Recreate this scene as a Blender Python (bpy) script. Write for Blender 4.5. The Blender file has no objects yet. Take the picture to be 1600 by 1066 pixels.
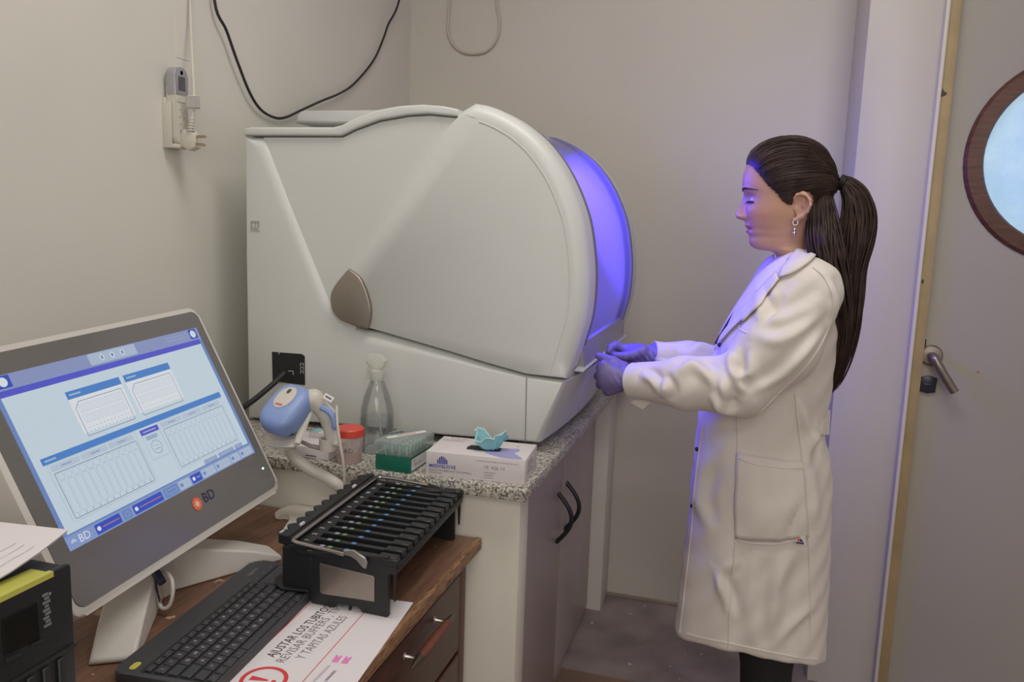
import bpy, bmesh, math, random
import numpy as np
from mathutils import Vector, Matrix
from mathutils.bvhtree import BVHTree

random.seed(7); np.random.seed(7)
SC = bpy.context.scene
COL = SC.collection
PI = math.pi

# ------------------------------------------------------------------ camera
cd = bpy.data.cameras.new('camera'); cam = bpy.data.objects.new('camera', cd); COL.objects.link(cam)
cd.sensor_width = 36.0; cd.lens = 1244.0/1600*36.0; cd.clip_start = 0.02
cam.matrix_world = Matrix(((0.956888,-0.073641,0.280969,0.0),(0.288556,0.130458,-0.948534,0.0),(0.033196,0.988715,0.146083,1.30),(0,0,0,1)))
SC.camera = cam

# ------------------------------------------------------------------ view + world
SC.view_settings.view_transform = 'Standard'; SC.view_settings.look = 'None'
SC.view_settings.gamma = 1.0; SC.view_settings.use_curve_mapping = False
SC.view_settings.exposure = -0.10
w = bpy.data.worlds.new('world'); SC.world = w; w.use_nodes = True
w.node_tree.nodes['Background'].inputs[0].default_value = (0.8, 0.82, 0.85, 1)
w.node_tree.nodes['Background'].inputs[1].default_value = 0.25
SC.cycles.use_denoising = True
SC.cycles.max_bounces = 10; SC.cycles.diffuse_bounces = 6; SC.cycles.transparent_max_bounces = 24
SC.cycles.sample_clamp_indirect = 6.0

def area_light(name, loc, target, sx, sy, power, color):
    d = bpy.data.lights.new(name, 'AREA'); d.shape = 'RECTANGLE'; d.size = sx; d.size_y = sy
    d.energy = power; d.color = color
    o = bpy.data.objects.new(name, d); COL.objects.link(o); o.location = loc
    o.rotation_euler = (Vector(target)-Vector(loc)).to_track_quat('-Z', 'Y').to_euler()
    return o
# fluorescent ceiling fitting over the middle of the room and an added fill lamp behind the photographer
area_light('ceiling_light_main', (-0.10, 1.05, 2.72), (-0.10, 1.05, 0), 1.2, 0.5, 17.0, (1.0, 0.965, 0.92))
area_light('fill_light_back', (0.5, -1.1, 2.72), (0.2, -0.4, 0), 1.2, 0.6, 14.0, (1.0, 0.975, 0.94))

# added broad fill in front of the rear wall, flattens the frontal shading
area_light('rear_fill_light', (0.55, -1.95, 1.75), (0.0, 1.6, 1.0), 1.7, 1.3, 27.0, (1.0, 0.985, 0.96))

# ------------------------------------------------------------------ helpers
def lin(c):
    return tuple(((x/12.92) if x <= 0.04045 else ((x+0.055)/1.055)**2.4) for x in c)
def rgb(r, g, b): return (*lin((r/255, g/255, b/255)), 1.0)

def mat(name, col, rough=0.5, metal=0.0, noise=0.0, nscale=8.0, bump=0.0, bscale=60.0, spec=0.5, emit=None, estr=0.0, stretch=None, sheen=0.0):
    m = bpy.data.materials.new(name); m.use_nodes = True
    nt = m.node_tree; b = nt.nodes['Principled BSDF']
    b.inputs['Base Color'].default_value = col; b.inputs['Roughness'].default_value = rough
    b.inputs['Metallic'].default_value = metal; b.inputs['Specular IOR Level'].default_value = spec
    if sheen: b.inputs['Sheen Weight'].default_value = sheen
    if emit: b.inputs['Emission Color'].default_value = emit; b.inputs['Emission Strength'].default_value = estr
    tc = nt.nodes.new('ShaderNodeTexCoord'); mp = nt.nodes.new('ShaderNodeMapping')
    nt.links.new(tc.outputs['Object'], mp.inputs['Vector'])
    if stretch: mp.inputs['Scale'].default_value = stretch
    if noise:
        n = nt.nodes.new('ShaderNodeTexNoise'); n.inputs['Scale'].default_value = nscale; n.inputs['Detail'].default_value = 6
        nt.links.new(mp.outputs[0], n.inputs['Vector'])
        r = nt.nodes.new('ShaderNodeValToRGB')
        r.color_ramp.elements[0].position = 0.3; r.color_ramp.elements[1].position = 0.7
        r.color_ramp.elements[0].color = (*[max(0, c*(1-noise)) for c in col[:3]], 1)
        r.color_ramp.elements[1].color = (*[min(1, c*(1+noise)) for c in col[:3]], 1)
        nt.links.new(n.outputs['Fac'], r.inputs[0]); nt.links.new(r.outputs[0], b.inputs['Base Color'])
    if bump:
        n2 = nt.nodes.new('ShaderNodeTexNoise'); n2.inputs['Scale'].default_value = bscale; n2.inputs['Detail'].default_value = 4
        nt.links.new(mp.outputs[0], n2.inputs['Vector'])
        bp = nt.nodes.new('ShaderNodeBump'); bp.inputs['Strength'].default_value = bump; bp.inputs['Distance'].default_value = 0.002
        nt.links.new(n2.outputs['Fac'], bp.inputs['Height']); nt.links.new(bp.outputs[0], b.inputs['Normal'])
    return m

def sheet(name, col, rough, refl, opacity=0.0):
    """thin clear plastic: tinted see-through with a fresnel gloss and a little of its own body colour"""
    m = bpy.data.materials.new(name); m.use_nodes = True; nt = m.node_tree
    for n in list(nt.nodes): nt.nodes.remove(n)
    out = nt.nodes.new('ShaderNodeOutputMaterial'); tr = nt.nodes.new('ShaderNodeBsdfTransparent')
    gl = nt.nodes.new('ShaderNodeBsdfGlossy'); df = nt.nodes.new('ShaderNodeBsdfDiffuse')
    mx = nt.nodes.new('ShaderNodeMixShader'); mx2 = nt.nodes.new('ShaderNodeMixShader'); fr = nt.nodes.new('ShaderNodeLayerWeight')
    tr.inputs[0].default_value = col; gl.inputs[0].default_value = (1, 1, 1, 1); gl.inputs['Roughness'].default_value = rough
    df.inputs[0].default_value = col; mx2.inputs[0].default_value = opacity
    nt.links.new(tr.outputs[0], mx2.inputs[1]); nt.links.new(df.outputs[0], mx2.inputs[2])
    ml = nt.nodes.new('ShaderNodeMath'); ml.operation = 'MULTIPLY'; ml.inputs[1].default_value = refl
    fr.inputs[0].default_value = 0.35
    nt.links.new(fr.outputs['Fresnel'], ml.inputs[0]); nt.links.new(ml.outputs[0], mx.inputs[0])
    nt.links.new(mx2.outputs[0], mx.inputs[1]); nt.links.new(gl.outputs[0], mx.inputs[2]); nt.links.new(mx.outputs[0], out.inputs[0])
    return m

class MB:
    """collects pieces of one mesh"""
    def __init__(s): s.v = []; s.f = []; s.m = []
    def add(s, v, f, m=0):
        k = len(s.v); s.v += [tuple(map(float, p)) for p in v]
        s.f += [tuple(i+k for i in q) for q in f]; s.m += [m]*len(f)
    def bm(s, bm, m=0):
        bm.verts.index_update()
        s.add([v.co for v in bm.verts], [[v.index for v in f.verts] for f in bm.faces], m); bm.free()
    def box(s, lo, hi, b=0.0, seg=2, m=0, mtx=None):
        bm = bmesh.new(); bmesh.ops.create_cube(bm, size=1)
        lo = Vector(lo); hi = Vector(hi)
        for v in bm.verts: v.co = Vector([(lo[i]+hi[i])/2 + v.co[i]*(hi[i]-lo[i]) for i in range(3)])
        if b: bmesh.ops.bevel(bm, geom=bm.edges[:], offset=b, segments=seg, profile=0.5, affect='EDGES')
        if mtx: bm.transform(mtx)
        s.bm(bm, m); return s
    def prism(s, poly, axis, a0, a1, b=0.0, seg=2, m=0, mtx=None):
        bm = bmesh.new()
        def P(p, a): return {'X': (a, p[0], p[1]), 'Y': (p[0], a, p[1]), 'Z': (p[0], p[1], a)}[axis]
        A = [bm.verts.new(P(p, a0)) for p in poly]; B = [bm.verts.new(P(p, a1)) for p in poly]; n = len(poly)
        bm.faces.new(A); bm.faces.new(B[::-1])
        for i in range(n): bm.faces.new((A[i], B[i], B[(i+1) % n], A[(i+1) % n]))
        if b:
            ed = [e for e in bm.edges if e.calc_face_angle(0) > 0.35 or (e.verts[0] in A) == (e.verts[1] in A)]
            bmesh.ops.bevel(bm, geom=ed, offset=b, segments=seg, profile=0.5, affect='EDGES', clamp_overlap=True)
        if mtx: bm.transform(mtx)
        s.bm(bm, m); return s
    def soft_prism(s, poly, axis, a0, a1, r, seg=4, both=False, m=0, rv=None):
        """prism whose a0 rim (and a1 rim) is a quarter round of radius r going towards +a"""
        sg = 1 if a1 > a0 else -1
        def P(p, a): return {'X': (a, p[0], p[1]), 'Y': (p[0], a, p[1]), 'Z': (p[0], p[1], a)}[axis]
        pl = np.array(poly, float); n = len(pl)
        ar = 0.5*np.sum(pl[:, 0]*np.roll(pl[:, 1], -1)-np.roll(pl[:, 0], -1)*pl[:, 1])
        def inset(d):
            e = np.roll(pl, -1, 0)-pl; e /= np.linalg.norm(e, axis=1)[:, None]
            nr = np.stack([-e[:, 1], e[:, 0]], 1)*(1 if ar > 0 else -1)
            q = nr+np.roll(nr, 1, 0); q /= np.maximum(np.linalg.norm(q, axis=1)[:, None], 1e-6)
            c = np.clip((q*nr).sum(1), 0.45, 1)
            return pl+q*(d/c*np.ones(n))[:, None]
        rings = []
        rv = np.array(rv) if rv is not None else r
        for k in range(seg+1):
            t = k/seg*PI/2; rings.append((inset(rv*(1-math.sin(t))), a0+sg*r*(1-math.cos(t))))
        if both:
            for k in range(seg+1):
                t = PI/2-k/seg*PI/2; rings.append((inset(rv*(1-math.sin(t))), a1-sg*r*(1-math.cos(t))))
        else: rings.append((pl, a1))
        v = [P(p, a) for R, a in rings for p in R]; f = [list(range(n))]
        for k in range(len(rings)-1):
            f += [[k*n+i, k*n+(i+1) % n, (k+1)*n+(i+1) % n, (k+1)*n+i] for i in range(n)]
        f.append(list(range((len(rings)-1)*n, len(rings)*n))[::-1])
        s.add(v, f, m); return s
    def tube(s, pts, r, n=8, closed=False, cap=True, m=0, flat=1.0):
        P = [Vector(p) for p in pts]; k = len(P); R = r if hasattr(r, '__len__') else [r]*k
        T = []
        for i in range(k):
            a = P[(i-1) % k] if (closed or i > 0) else P[0]; b = P[(i+1) % k] if (closed or i < k-1) else P[-1]
            t = b-a; T.append(t.normalized() if t.length > 1e-9 else Vector((0, 0, 1)))
        up = Vector((0, 0, 1)) if abs(T[0].z) < 0.9 else Vector((1, 0, 0))
        u = (up-T[0]*up.dot(T[0])).normalized(); v = []; f = []
        for i in range(k):
            u = u-T[i]*u.dot(T[i]); u.normalize(); w_ = T[i].cross(u)
            for j in range(n):
                a = 2*PI*j/n; v.append(P[i]+u*math.cos(a)*R[i]*flat+w_*math.sin(a)*R[i])
        for i in range(k if closed else k-1):
            i2 = (i+1) % k
            f += [[i*n+j, i*n+(j+1) % n, i2*n+(j+1) % n, i2*n+j] for j in range(n)]
        if cap and not closed: f += [list(range(n))[::-1], list(range((k-1)*n, k*n))]
        s.add(v, f, m); return s
    def lathe(s, prof, c=(0, 0, 0), axis='Z', n=24, m=0, sx=1.0, sy=1.0, mtx=None):
        v = []; f = []; k = len(prof)
        for r, h in prof:
            for j in range(n):
                a = 2*PI*j/n; x, y = r*math.cos(a)*sx, r*math.sin(a)*sy
                p = {'Z': (x, y, h), 'Y': (x, h, y), 'X': (h, x, y)}[axis]
                p = Vector(p)
                if mtx: p = mtx @ p
                v.append(p+Vector(c))
        for i in range(k-1): f += [[i*n+j, i*n+(j+1) % n, (i+1)*n+(j+1) % n, (i+1)*n+j] for j in range(n)]
        if prof[0][0] > 1e-6: f.append(list(range(n))[::-1])
        if prof[-1][0] > 1e-6: f.append(list(range((k-1)*n, k*n)))
        s.add(v, f, m); return s
    def ball(s, c, r, n=16, k=10, m=0, mtx=None):
        r = r if hasattr(r, '__len__') else (r, r, r); v = []; f = []
        for i in range(k+1):
            t = PI*i/k
            for j in range(n):
                a = 2*PI*j/n; p = Vector((r[0]*math.sin(t)*math.cos(a), r[1]*math.sin(t)*math.sin(a), r[2]*math.cos(t)))
                if mtx: p = mtx @ p
                v.append(p+Vector(c))
        for i in range(k): f += [[i*n+j, i*n+(j+1) % n, (i+1)*n+(j+1) % n, (i+1)*n+j] for j in range(n)]
        s.add(v, f, m); return s
    def grid(s, rows, m=0, closed=False):
        n = len(rows[0]); v = [p for r in rows for p in r]; f = []
        for i in range(len(rows)-1):
            for j in range(n if closed else n-1): f.append([i*n+j, i*n+(j+1) % n, (i+1)*n+(j+1) % n, (i+1)*n+j])
        s.add(v, f, m); return s
    def text(s, txt, size, mtx, m=0, extrude=0.0, align='LEFT', spacing=1.0, bold=0.0):
        c = bpy.data.curves.new('lettering', 'FONT'); c.body = txt; c.size = size; c.align_x = align; c.align_y = 'CENTER'
        c.extrude = extrude; c.resolution_u = 2; c.space_character = spacing; c.offset = bold
        o = bpy.data.objects.new('lettering', c); COL.objects.link(o)
        me = o.to_mesh(); s.add([mtx @ v.co for v in me.vertices], [list(p.vertices) for p in me.polygons], m)
        o.to_mesh_clear(); bpy.data.objects.remove(o); bpy.data.curves.remove(c); return s
    def build(s, name, mats, parent=None, local=False, smooth=True, angle=38, weld=True):
        me = bpy.data.meshes.new(name)
        V = s.v
        if parent is not None and not local:
            root = parent
            while root.parent: root = root.parent
            inv = (Matrix.Translation(root.location) @ root.rotation_euler.to_matrix().to_4x4()).inverted()
            V = [tuple(inv @ Vector(p)) for p in V]
        me.from_pydata(V, [], s.f); me.polygons.foreach_set('material_index', s.m)
        for x in (mats if isinstance(mats, (list, tuple)) else [mats]): me.materials.append(x)
        bm = bmesh.new(); bm.from_mesh(me)
        if weld: bmesh.ops.remove_doubles(bm, verts=bm.verts, dist=1e-6)
        bmesh.ops.recalc_face_normals(bm, faces=bm.faces); bm.to_mesh(me); bm.free()
        if smooth:
            me.shade_smooth(); me.set_sharp_from_angle(angle=math.radians(angle))
        o = bpy.data.objects.new(name, me); COL.objects.link(o)
        if parent is not None: o.parent = parent
        return o

def tag(o, label=None, cat=None, group=None, kind=None):
    if label: o['label'] = label
    if cat: o['category'] = cat
    if group: o['group'] = group
    if kind: o['kind'] = kind
    return o
def thing(name, label, cat, loc=(0, 0, 0), rot=(0, 0, 0), group=None):
    o = bpy.data.objects.new(name, None); COL.objects.link(o); o.location = loc; o.rotation_euler = rot
    o.empty_display_size = 0.05
    return tag(o, label, cat, group)
def struct(o): o['kind'] = 'structure'; return o
def spline(pts, n=8, closed=False):
    """Catmull-Rom through 2-D or 3-D points"""
    P = [np.array(p, float) for p in pts]; k = len(P); o = []
    for i in range(k if closed else k-1):
        p0 = P[(i-1) % k] if (closed or i > 0) else 2*P[0]-P[1]; p1 = P[i]; p2 = P[(i+1) % k]
        p3 = P[(i+2) % k] if (closed or i < k-2) else 2*P[-1]-P[-2]
        for j in range(n):
            t = j/n; o.append(0.5*((2*p1)+(-p0+p2)*t+(2*p0-5*p1+4*p2-p3)*t*t+(-p0+3*p1-3*p2+p3)*t**3))
    if not closed: o.append(P[-1])
    return [tuple(p) for p in o]
def frame(o, ex, ey, ez=None):
    """matrix with origin o and axes ex, ey (the third completes it)"""
    ex = Vector(ex).normalized(); ey = Vector(ey); ey = (ey-ex*ex.dot(ey)).normalized(); ez = ex.cross(ey)
    return Matrix(((ex.x, ey.x, ez.x, o[0]), (ex.y, ey.y, ez.y, o[1]), (ex.z, ey.z, ez.z, o[2]), (0, 0, 0, 1)))
def copy_tree(o, parent=None):
    c = o.copy(); COL.objects.link(c); c.parent = parent
    for ch in list(o.children): copy_tree(ch, c)
    return c

# signed-distance modelling for soft bodies --------------------------------
def sd_cone(P, a, b, ra, rb):
    a = np.array(a, float); b = np.array(b, float); ba = b-a; t = np.clip(((P-a)@ba)/max(ba@ba, 1e-12), 0, 1)
    return np.linalg.norm(P-a-t[..., None]*ba, axis=-1)-(ra+(rb-ra)*t)
def sd_ell(P, c, r):
    r = np.array(r, float); q = (P-np.array(c, float)); k0 = np.linalg.norm(q/r, axis=-1); k1 = np.linalg.norm(q/(r*r), axis=-1)
    return k0*(k0-1.0)/np.maximum(k1, 1e-9)
def smin(a, b, k):
    h = np.clip(0.5+0.5*(b-a)/k, 0, 1); return b*(1-h)+a*h-k*h*(1-h)
def surface_nets(fn, lo, hi, h):
    lo = np.array(lo, float); n = np.ceil((np.array(hi)-lo)/h).astype(int)+1
    g = np.stack(np.meshgrid(*[lo[i]+h*np.arange(n[i]) for i in range(3)], indexing='ij'), -1)
    F = fn(g); ins = F < 0
    cnt = np.zeros(tuple(n-1), int)
    for dx in (0, 1):
        for dy in (0, 1):
            for dz in (0, 1): cnt += ins[dx:n[0]-1+dx, dy:n[1]-1+dy, dz:n[2]-1+dz]
    act = (cnt > 0) & (cnt < 8); idx = np.argwhere(act); ids = -np.ones(tuple(n-1), int); ids[act] = np.arange(len(idx))
    acc = np.zeros((len(idx), 3)); c = np.zeros(len(idx))
    cor = [(a, b, d) for a in (0, 1) for b in (0, 1) for d in (0, 1)]
    for i in range(8):
        for j in range(i+1, 8):
            A = np.array(cor[i]); B = np.array(cor[j])
            if abs(A-B).sum() != 1: continue
            fa = F[tuple((idx+A).T)]; fb = F[tuple((idx+B).T)]; mk = (fa < 0) != (fb < 0)
            t = np.where(mk, fa/np.where(np.abs(fa-fb) < 1e-12, 1, fa-fb), 0)
            acc += np.where(mk[:, None], A+(B-A)*t[:, None], 0); c += mk
    V = lo+h*(idx+acc/np.maximum(c, 1)[:, None]); Q = []
    for ax in range(3):
        a1, a2 = (ax+1) % 3, (ax+2) % 3
        sl0 = [slice(None)]*3; sl1 = [slice(None)]*3; sl0[ax] = slice(0, -1); sl1[ax] = slice(1, None)
        e = np.argwhere(ins[tuple(sl0)] != ins[tuple(sl1)])
        e = e[(e[:, a1] > 0) & (e[:, a2] > 0) & (e[:, a1] < n[a1]-1) & (e[:, a2] < n[a2]-1)]
        fl = ins[tuple(e.T)]; q = []
        for d1, d2 in ((0, 0), (1, 0), (1, 1), (0, 1)):
            k = e.copy(); k[:, a1] -= d1; k[:, a2] -= d2; q.append(ids[tuple(k.T)])
        q = np.stack(q, 1); q = np.where(fl[:, None], q, q[:, ::-1]); Q.append(q)
    Q = np.concatenate(Q); Q = Q[(Q >= 0).all(1)]
    return V, Q

# ------------------------------------------------------------------ the room
def paint(name, col, dirt=0.05, bump=0.12, rough=0.42):
    """gloss-painted plaster: faint roller waves, broad grubby patches"""
    m = mat(name, col, rough, 0, dirt, 1.6, bump, 9.0)
    nt = m.node_tree; b = nt.nodes['Principled BSDF']
    n = nt.nodes.new('ShaderNodeTexNoise'); n.inputs['Scale'].default_value = 120; n.inputs['Detail'].default_value = 3
    bp = nt.nodes.new('ShaderNodeBump'); bp.inputs['Strength'].default_value = 0.10; bp.inputs['Distance'].default_value = 0.001
    old = b.inputs['Normal'].links[0].from_node
    nt.links.new(n.outputs['Fac'], bp.inputs['Height']); nt.links.new(old.outputs[0], bp.inputs['Normal'])
    nt.links.new(bp.outputs[0], b.inputs['Normal']); return m
WALL = paint('cream_wall_paint', rgb(217, 214, 205))
WALLB = paint('back_wall_paint', rgb(203, 197, 187), rough=0.35)
PLASTER = paint('pier_plaster', rgb(214, 209, 198), 0.06, 0.3)

def concrete():
    m = mat('worn_floor', rgb(150, 138, 134), 0.6, 0, 0.25, 7.0, 0.2, 40)
    nt = m.node_tree; b = nt.nodes['Principled BSDF']; src = b.inputs['Base Color'].links[0].from_socket
    tc = nt.nodes['Texture Coordinate']
    v = nt.nodes.new('ShaderNodeTexVoronoi'); v.inputs['Scale'].default_value = 26; v.inputs['Randomness'].default_value = 1
    n = nt.nodes.new('ShaderNodeTexNoise'); n.inputs['Scale'].default_value = 60
    mxv = nt.nodes.new('ShaderNodeMixRGB'); mxv.inputs[0].default_value = 0.04
    nt.links.new(tc.outputs['Object'], mxv.inputs[1]); nt.links.new(n.outputs['Color'], mxv.inputs[2]); nt.links.new(mxv.outputs[0], v.inputs['Vector'])
    sp = nt.nodes.new('ShaderNodeSeparateColor'); nt.links.new(v.outputs['Color'], sp.inputs[0])
    thr = nt.nodes.new('ShaderNodeMath'); thr.operation = 'MULTIPLY'; thr.inputs[1].default_value = 0.16
    lt = nt.nodes.new('ShaderNodeMath'); lt.operation = 'LESS_THAN'
    pw = nt.nodes.new('ShaderNodeMath'); pw.operation = 'POWER'; pw.inputs[1].default_value = 2.2
    nt.links.new(sp.outputs[0], pw.inputs[0]); nt.links.new(pw.outputs[0], thr.inputs[0])
    nt.links.new(v.outputs['Distance'], lt.inputs[0]); nt.links.new(thr.outputs[0], lt.inputs[1])
    mx = nt.nodes.new('ShaderNodeMixRGB'); mx.inputs[2].default_value = rgb(206, 198, 196)
    nt.links.new(lt.outputs[0], mx.inputs[0]); nt.links.new(src, mx.inputs[1]); nt.links.new(mx.outputs[0], b.inputs['Base Color'])
    return m
FLOOR = concrete()

struct(MB().box((-1.35, -2.2, -0.1), (2.2, 2.83, 0)).build('floor', FLOOR))
struct(MB().box((-1.35, -2.2, 2.78), (2.2, 2.83, 2.88)).build('ceiling', mat('ceiling_paint', rgb(225, 222, 214), 0.8)))
struct(MB().box((-1.35, -2.2, 0), (-1.20, 2.83, 2.78)).build('wall_left', WALL))
struct(MB().box((-1.20, 2.68, 0), (0.244, 2.83, 2.78)).build('wall_back', WALLB))
# the wall steps forward to the right of the person; the door sits in that nearer stretch
WR = MB().box((0.244, 2.34, 0), (0.428, 2.83, 2.78), 0.004)
struct(WR.build('wall_right', WALLB))
struct(MB().box((1.40, 2.34, 0), (2.2, 2.83, 2.78)).build('wall_door_side', WALLB))
struct(MB().box((0.428, 2.34, 2.12), (1.40, 2.83, 2.78)).build('wall_over_door', WALLB))
struct(MB().box((2.05, -2.2, 0), (2.2, 2.34, 2.78)).build('wall_far_right', WALL))
struct(MB().box((-1.20, -2.2, 0), (2.05, -2.05, 2.78)).build('wall_rear', WALL))
# plaster piers that carry the counter, and a flaked skirting stain strip
struct(MB().box((-1.199, 1.346, 0), (-0.372, 1.405, 0.803), 0.003).build('wall_counter_pier', PLASTER))
struct(MB().box((-1.199, 2.545, 0), (-0.408, 2.679, 0.803), 0.003).build('wall_counter_end', PLASTER))
SK = mat('grubby_skirting', rgb(150, 138, 126), 0.8, 0, 0.2, 14, 0.3, 60)
b = MB(); b.box((-0.408, 2.672, 0), (0.244, 2.682, 0.011), 0.002)
struct(b.build('baseboard_back', SK))

struct(MB().box((-0.452, -1.9, 0.0), (1.36, 2.155, 0.002)).build('floor_covering', mat('brown_vinyl', rgb(136, 112, 96), 0.55, 0, 0.2, 6, 0.15, 50)))
# flush door with round window
DOORP = paint('door_paint', rgb(166, 160, 152), 0.04, 0.1)
TAN = mat('tan_frame_enamel', rgb(168, 147, 110), 0.5, 0, 0.10, 14, 0.1, 60)
def chips(m):
    nt = m.node_tree; b = nt.nodes['Principled BSDF']; src = b.inputs['Base Color'].links[0].from_socket
    tc = nt.nodes['Texture Coordinate']; n = nt.nodes.new('ShaderNodeTexNoise'); n.inputs['Scale'].default_value = 38; n.inputs['Detail'].default_value = 5
    mp = nt.nodes.new('ShaderNodeMapping'); mp.inputs['Scale'].default_value = (1, 1, 0.8); mp.inputs['Location'].default_value = (3, 1, 7)
    nt.links.new(tc.outputs['Object'], mp.inputs[0]); nt.links.new(mp.outputs[0], n.inputs['Vector'])
    g = nt.nodes.new('ShaderNodeMath'); g.operation = 'GREATER_THAN'; g.inputs[1].default_value = 0.715
    nt.links.new(n.outputs['Fac'], g.inputs[0]); mx = nt.nodes.new('ShaderNodeMixRGB'); mx.inputs[2].default_value = rgb(64, 46, 34)
    nt.links.new(g.outputs[0], mx.inputs[0]); nt.links.new(src, mx.inputs[1]); nt.links.new(mx.outputs[0], b.inputs['Base Color'])
chips(TAN)
b = MB(); b.box((0.4285, 2.322, 0), (0.456, 2.42, 2.11), 0.0015); b.box((0.456, 2.322, 2.075), (1.36, 2.42, 2.11), 0.0015); b.box((1.36, 2.322, 0), (1.40, 2.42, 2.11), 0.0015)
struct(b.build('trim_1', TAN))
struct(MB().box((0.4195, 2.312, 0), (0.4283, 2.3415, 2.11), 0.0015).build('trim_2', PLASTER))
door = bpy.data.objects.new('door_1', None); COL.objects.link(door); door.location = (0.92, 2.36, 0); struct(door)
CX, CZ, RO, RI = 0.764, 1.506, 0.262, 0.216
# leaf with a round hole
n = 48
b = MB()
x0, x1, z0, z1 = 0.4585, 1.358, 0.008, 2.073
ring = [(CX+RI*1.02*math.cos(2*PI*i/n), CZ+RI*1.02*math.sin(2*PI*i/n)) for i in range(n)]
outer = []
for i in range(n):
    a = 2*PI*i/n; dx, dz = math.cos(a), math.sin(a); t = 1e9
    if dx > 1e-9: t = min(t, (x1-CX)/dx)
    if dx < -1e-9: t = min(t, (x0-CX)/dx)
    if dz > 1e-9: t = min(t, (z1-CZ)/dz)
    if dz < -1e-9: t = min(t, (z0-CZ)/dz)
    outer.append((CX+dx*t, CZ+dz*t))
cor = [(x1, z1), (x0, z1), (x0, z0), (x1, z0)]
for y in (2.345, 2.385):
    V = [(p[0], y, p[1]) for p in ring]+[(p[0], y, p[1]) for p in outer]
    b.add(V, [[i, (i+1) % n, n+(i+1) % n, n+i] for i in range(n)])
    for c in cor:   # fill the corners the rays skip
        ang = math.atan2(c[1]-CZ, c[0]-CX) % (2*PI); i = int(ang/(2*PI)*n) % n
        b.add([(outer[i][0], y, outer[i][1]), (c[0], y, c[1]), (outer[(i+1) % n][0], y, outer[(i+1) % n][1])], [[0, 1, 2]])
b.add([(p[0], y, p[1]) for y in (2.345, 2.385) for p in ring], [[i, (i+1) % n, n+(i+1) % n, n+i] for i in range(n)])
b.add([(p[0], y, p[1]) for y in (2.345, 2.385) for p in cor], [[i, (i+1) % 4, 4+(i+1) % 4, 4+i] for i in range(4)])
b.build('door_leaf', DOORP, door)
WOOD_RING = mat('dark_wood_ring', rgb(92, 56, 42), 0.45, 0, 0.35, 20, 0.2, 60, stretch=(1, 1, 6))
b = MB(); prof = [(RI, 0.02), (RI, -0.006), (RI+0.006, -0.014), (RO-0.008, -0.012), (RO, -0.004), (RO, 0.0)]
v = []; f = []; nn = 64
for r, h in prof: v += [(CX+r*math.cos(2*PI*j/nn), 2.345+h, CZ+r*math.sin(2*PI*j/nn)) for j in range(nn)]
for i in range(len(prof)-1): f += [[i*nn+j, i*nn+(j+1) % nn, (i+1)*nn+(j+1) % nn, (i+1)*nn+j] for j in range(nn)]
b.add(v, f); b.build('window_ring', WOOD_RING, door)
FROST = mat('frosted_pane_lit_from_next_room', rgb(150, 185, 215), 0.3, 0, 0.03, 90, 0.1, 200, emit=rgb(168, 203, 232), estr=0.62)
nt = FROST.node_tree; bs = nt.nodes['Principled BSDF']
nz = nt.nodes.new('ShaderNodeTexNoise'); nz.inputs['Scale'].default_value = 4.0; nz.inputs['Detail'].default_value = 8; nz.inputs['Roughness'].default_value = 0.7
rp = nt.nodes.new('ShaderNodeValToRGB'); rp.color_ramp.elements[0].color = rgb(132, 176, 218); rp.color_ramp.elements[1].color = rgb(205, 226, 240)
rp.color_ramp.elements[0].position = 0.3; rp.color_ramp.elements[1].position = 0.68
nt.links.new(nt.nodes['Texture Coordinate'].outputs['Object'], nz.inputs['Vector']); nt.links.new(nz.outputs['Fac'], rp.inputs[0]); nt.links.new(rp.outputs[0], bs.inputs['Emission Color'])
b = MB(); b.lathe([(0.0, 0), (RI*1.01, 0), (RI*1.01, 0.006), (0, 0.006)], (CX, 2.352, CZ), 'Y', 48)
b.build('window_pane', FROST, door)
STEEL = mat('brushed_steel', rgb(150, 142, 134), 0.38, 0.9, 0.06, 60)
b = MB(); hp = (0.478, 2.345, 0.988)
b.lathe([(0.0, 0), (0.028, 0), (0.028, -0.006), (0.024, -0.010), (0.011, -0.011), (0.011, -0.012)], hp, 'Y', 28)
b.tube(spline([(0.478, 2.34, 0.988), (0.478, 2.305, 0.988), (0.488, 2.296, 0.970), (0.515, 2.295, 0.928), (0.533, 2.296, 0.902)], 6), [0.0105]*9+[0.011]*8+[0.0112]*8, 12)
b.build('door_handle', STEEL, door)
NAVY = mat('dark_blue_plastic', rgb(38, 42, 58), 0.3)
b = MB(); ok = [(0.460, 0.888), (0.478, 0.884), (0.497, 0.888), (0.499, 0.927), (0.480, 0.933), (0.461, 0.928)]
b.prism(ok, 'Y', 2.337, 2.3455, 0.002); b.box((0.466, 2.3355, 0.905), (0.492, 2.3375, 0.911), 0.0008)
b.build('keyhole_cover', NAVY, door)
b = MB(); b.box((0.4575, 2.3425, 0.992), (0.463, 2.3455, 1.030), 0.001); b.build('latch_mark', mat('bare_wood_chip', rgb(60, 44, 38), 0.8), door)
b = MB(); b.prism([(0.591, 0.955), (0.598, 0.953), (0.596, 0.948), (0.592, 0.949)], 'Y', 2.3442, 2.3455); b.build('chip', mat('orange_chip', rgb(165, 120, 80), 0.8), door)

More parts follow.
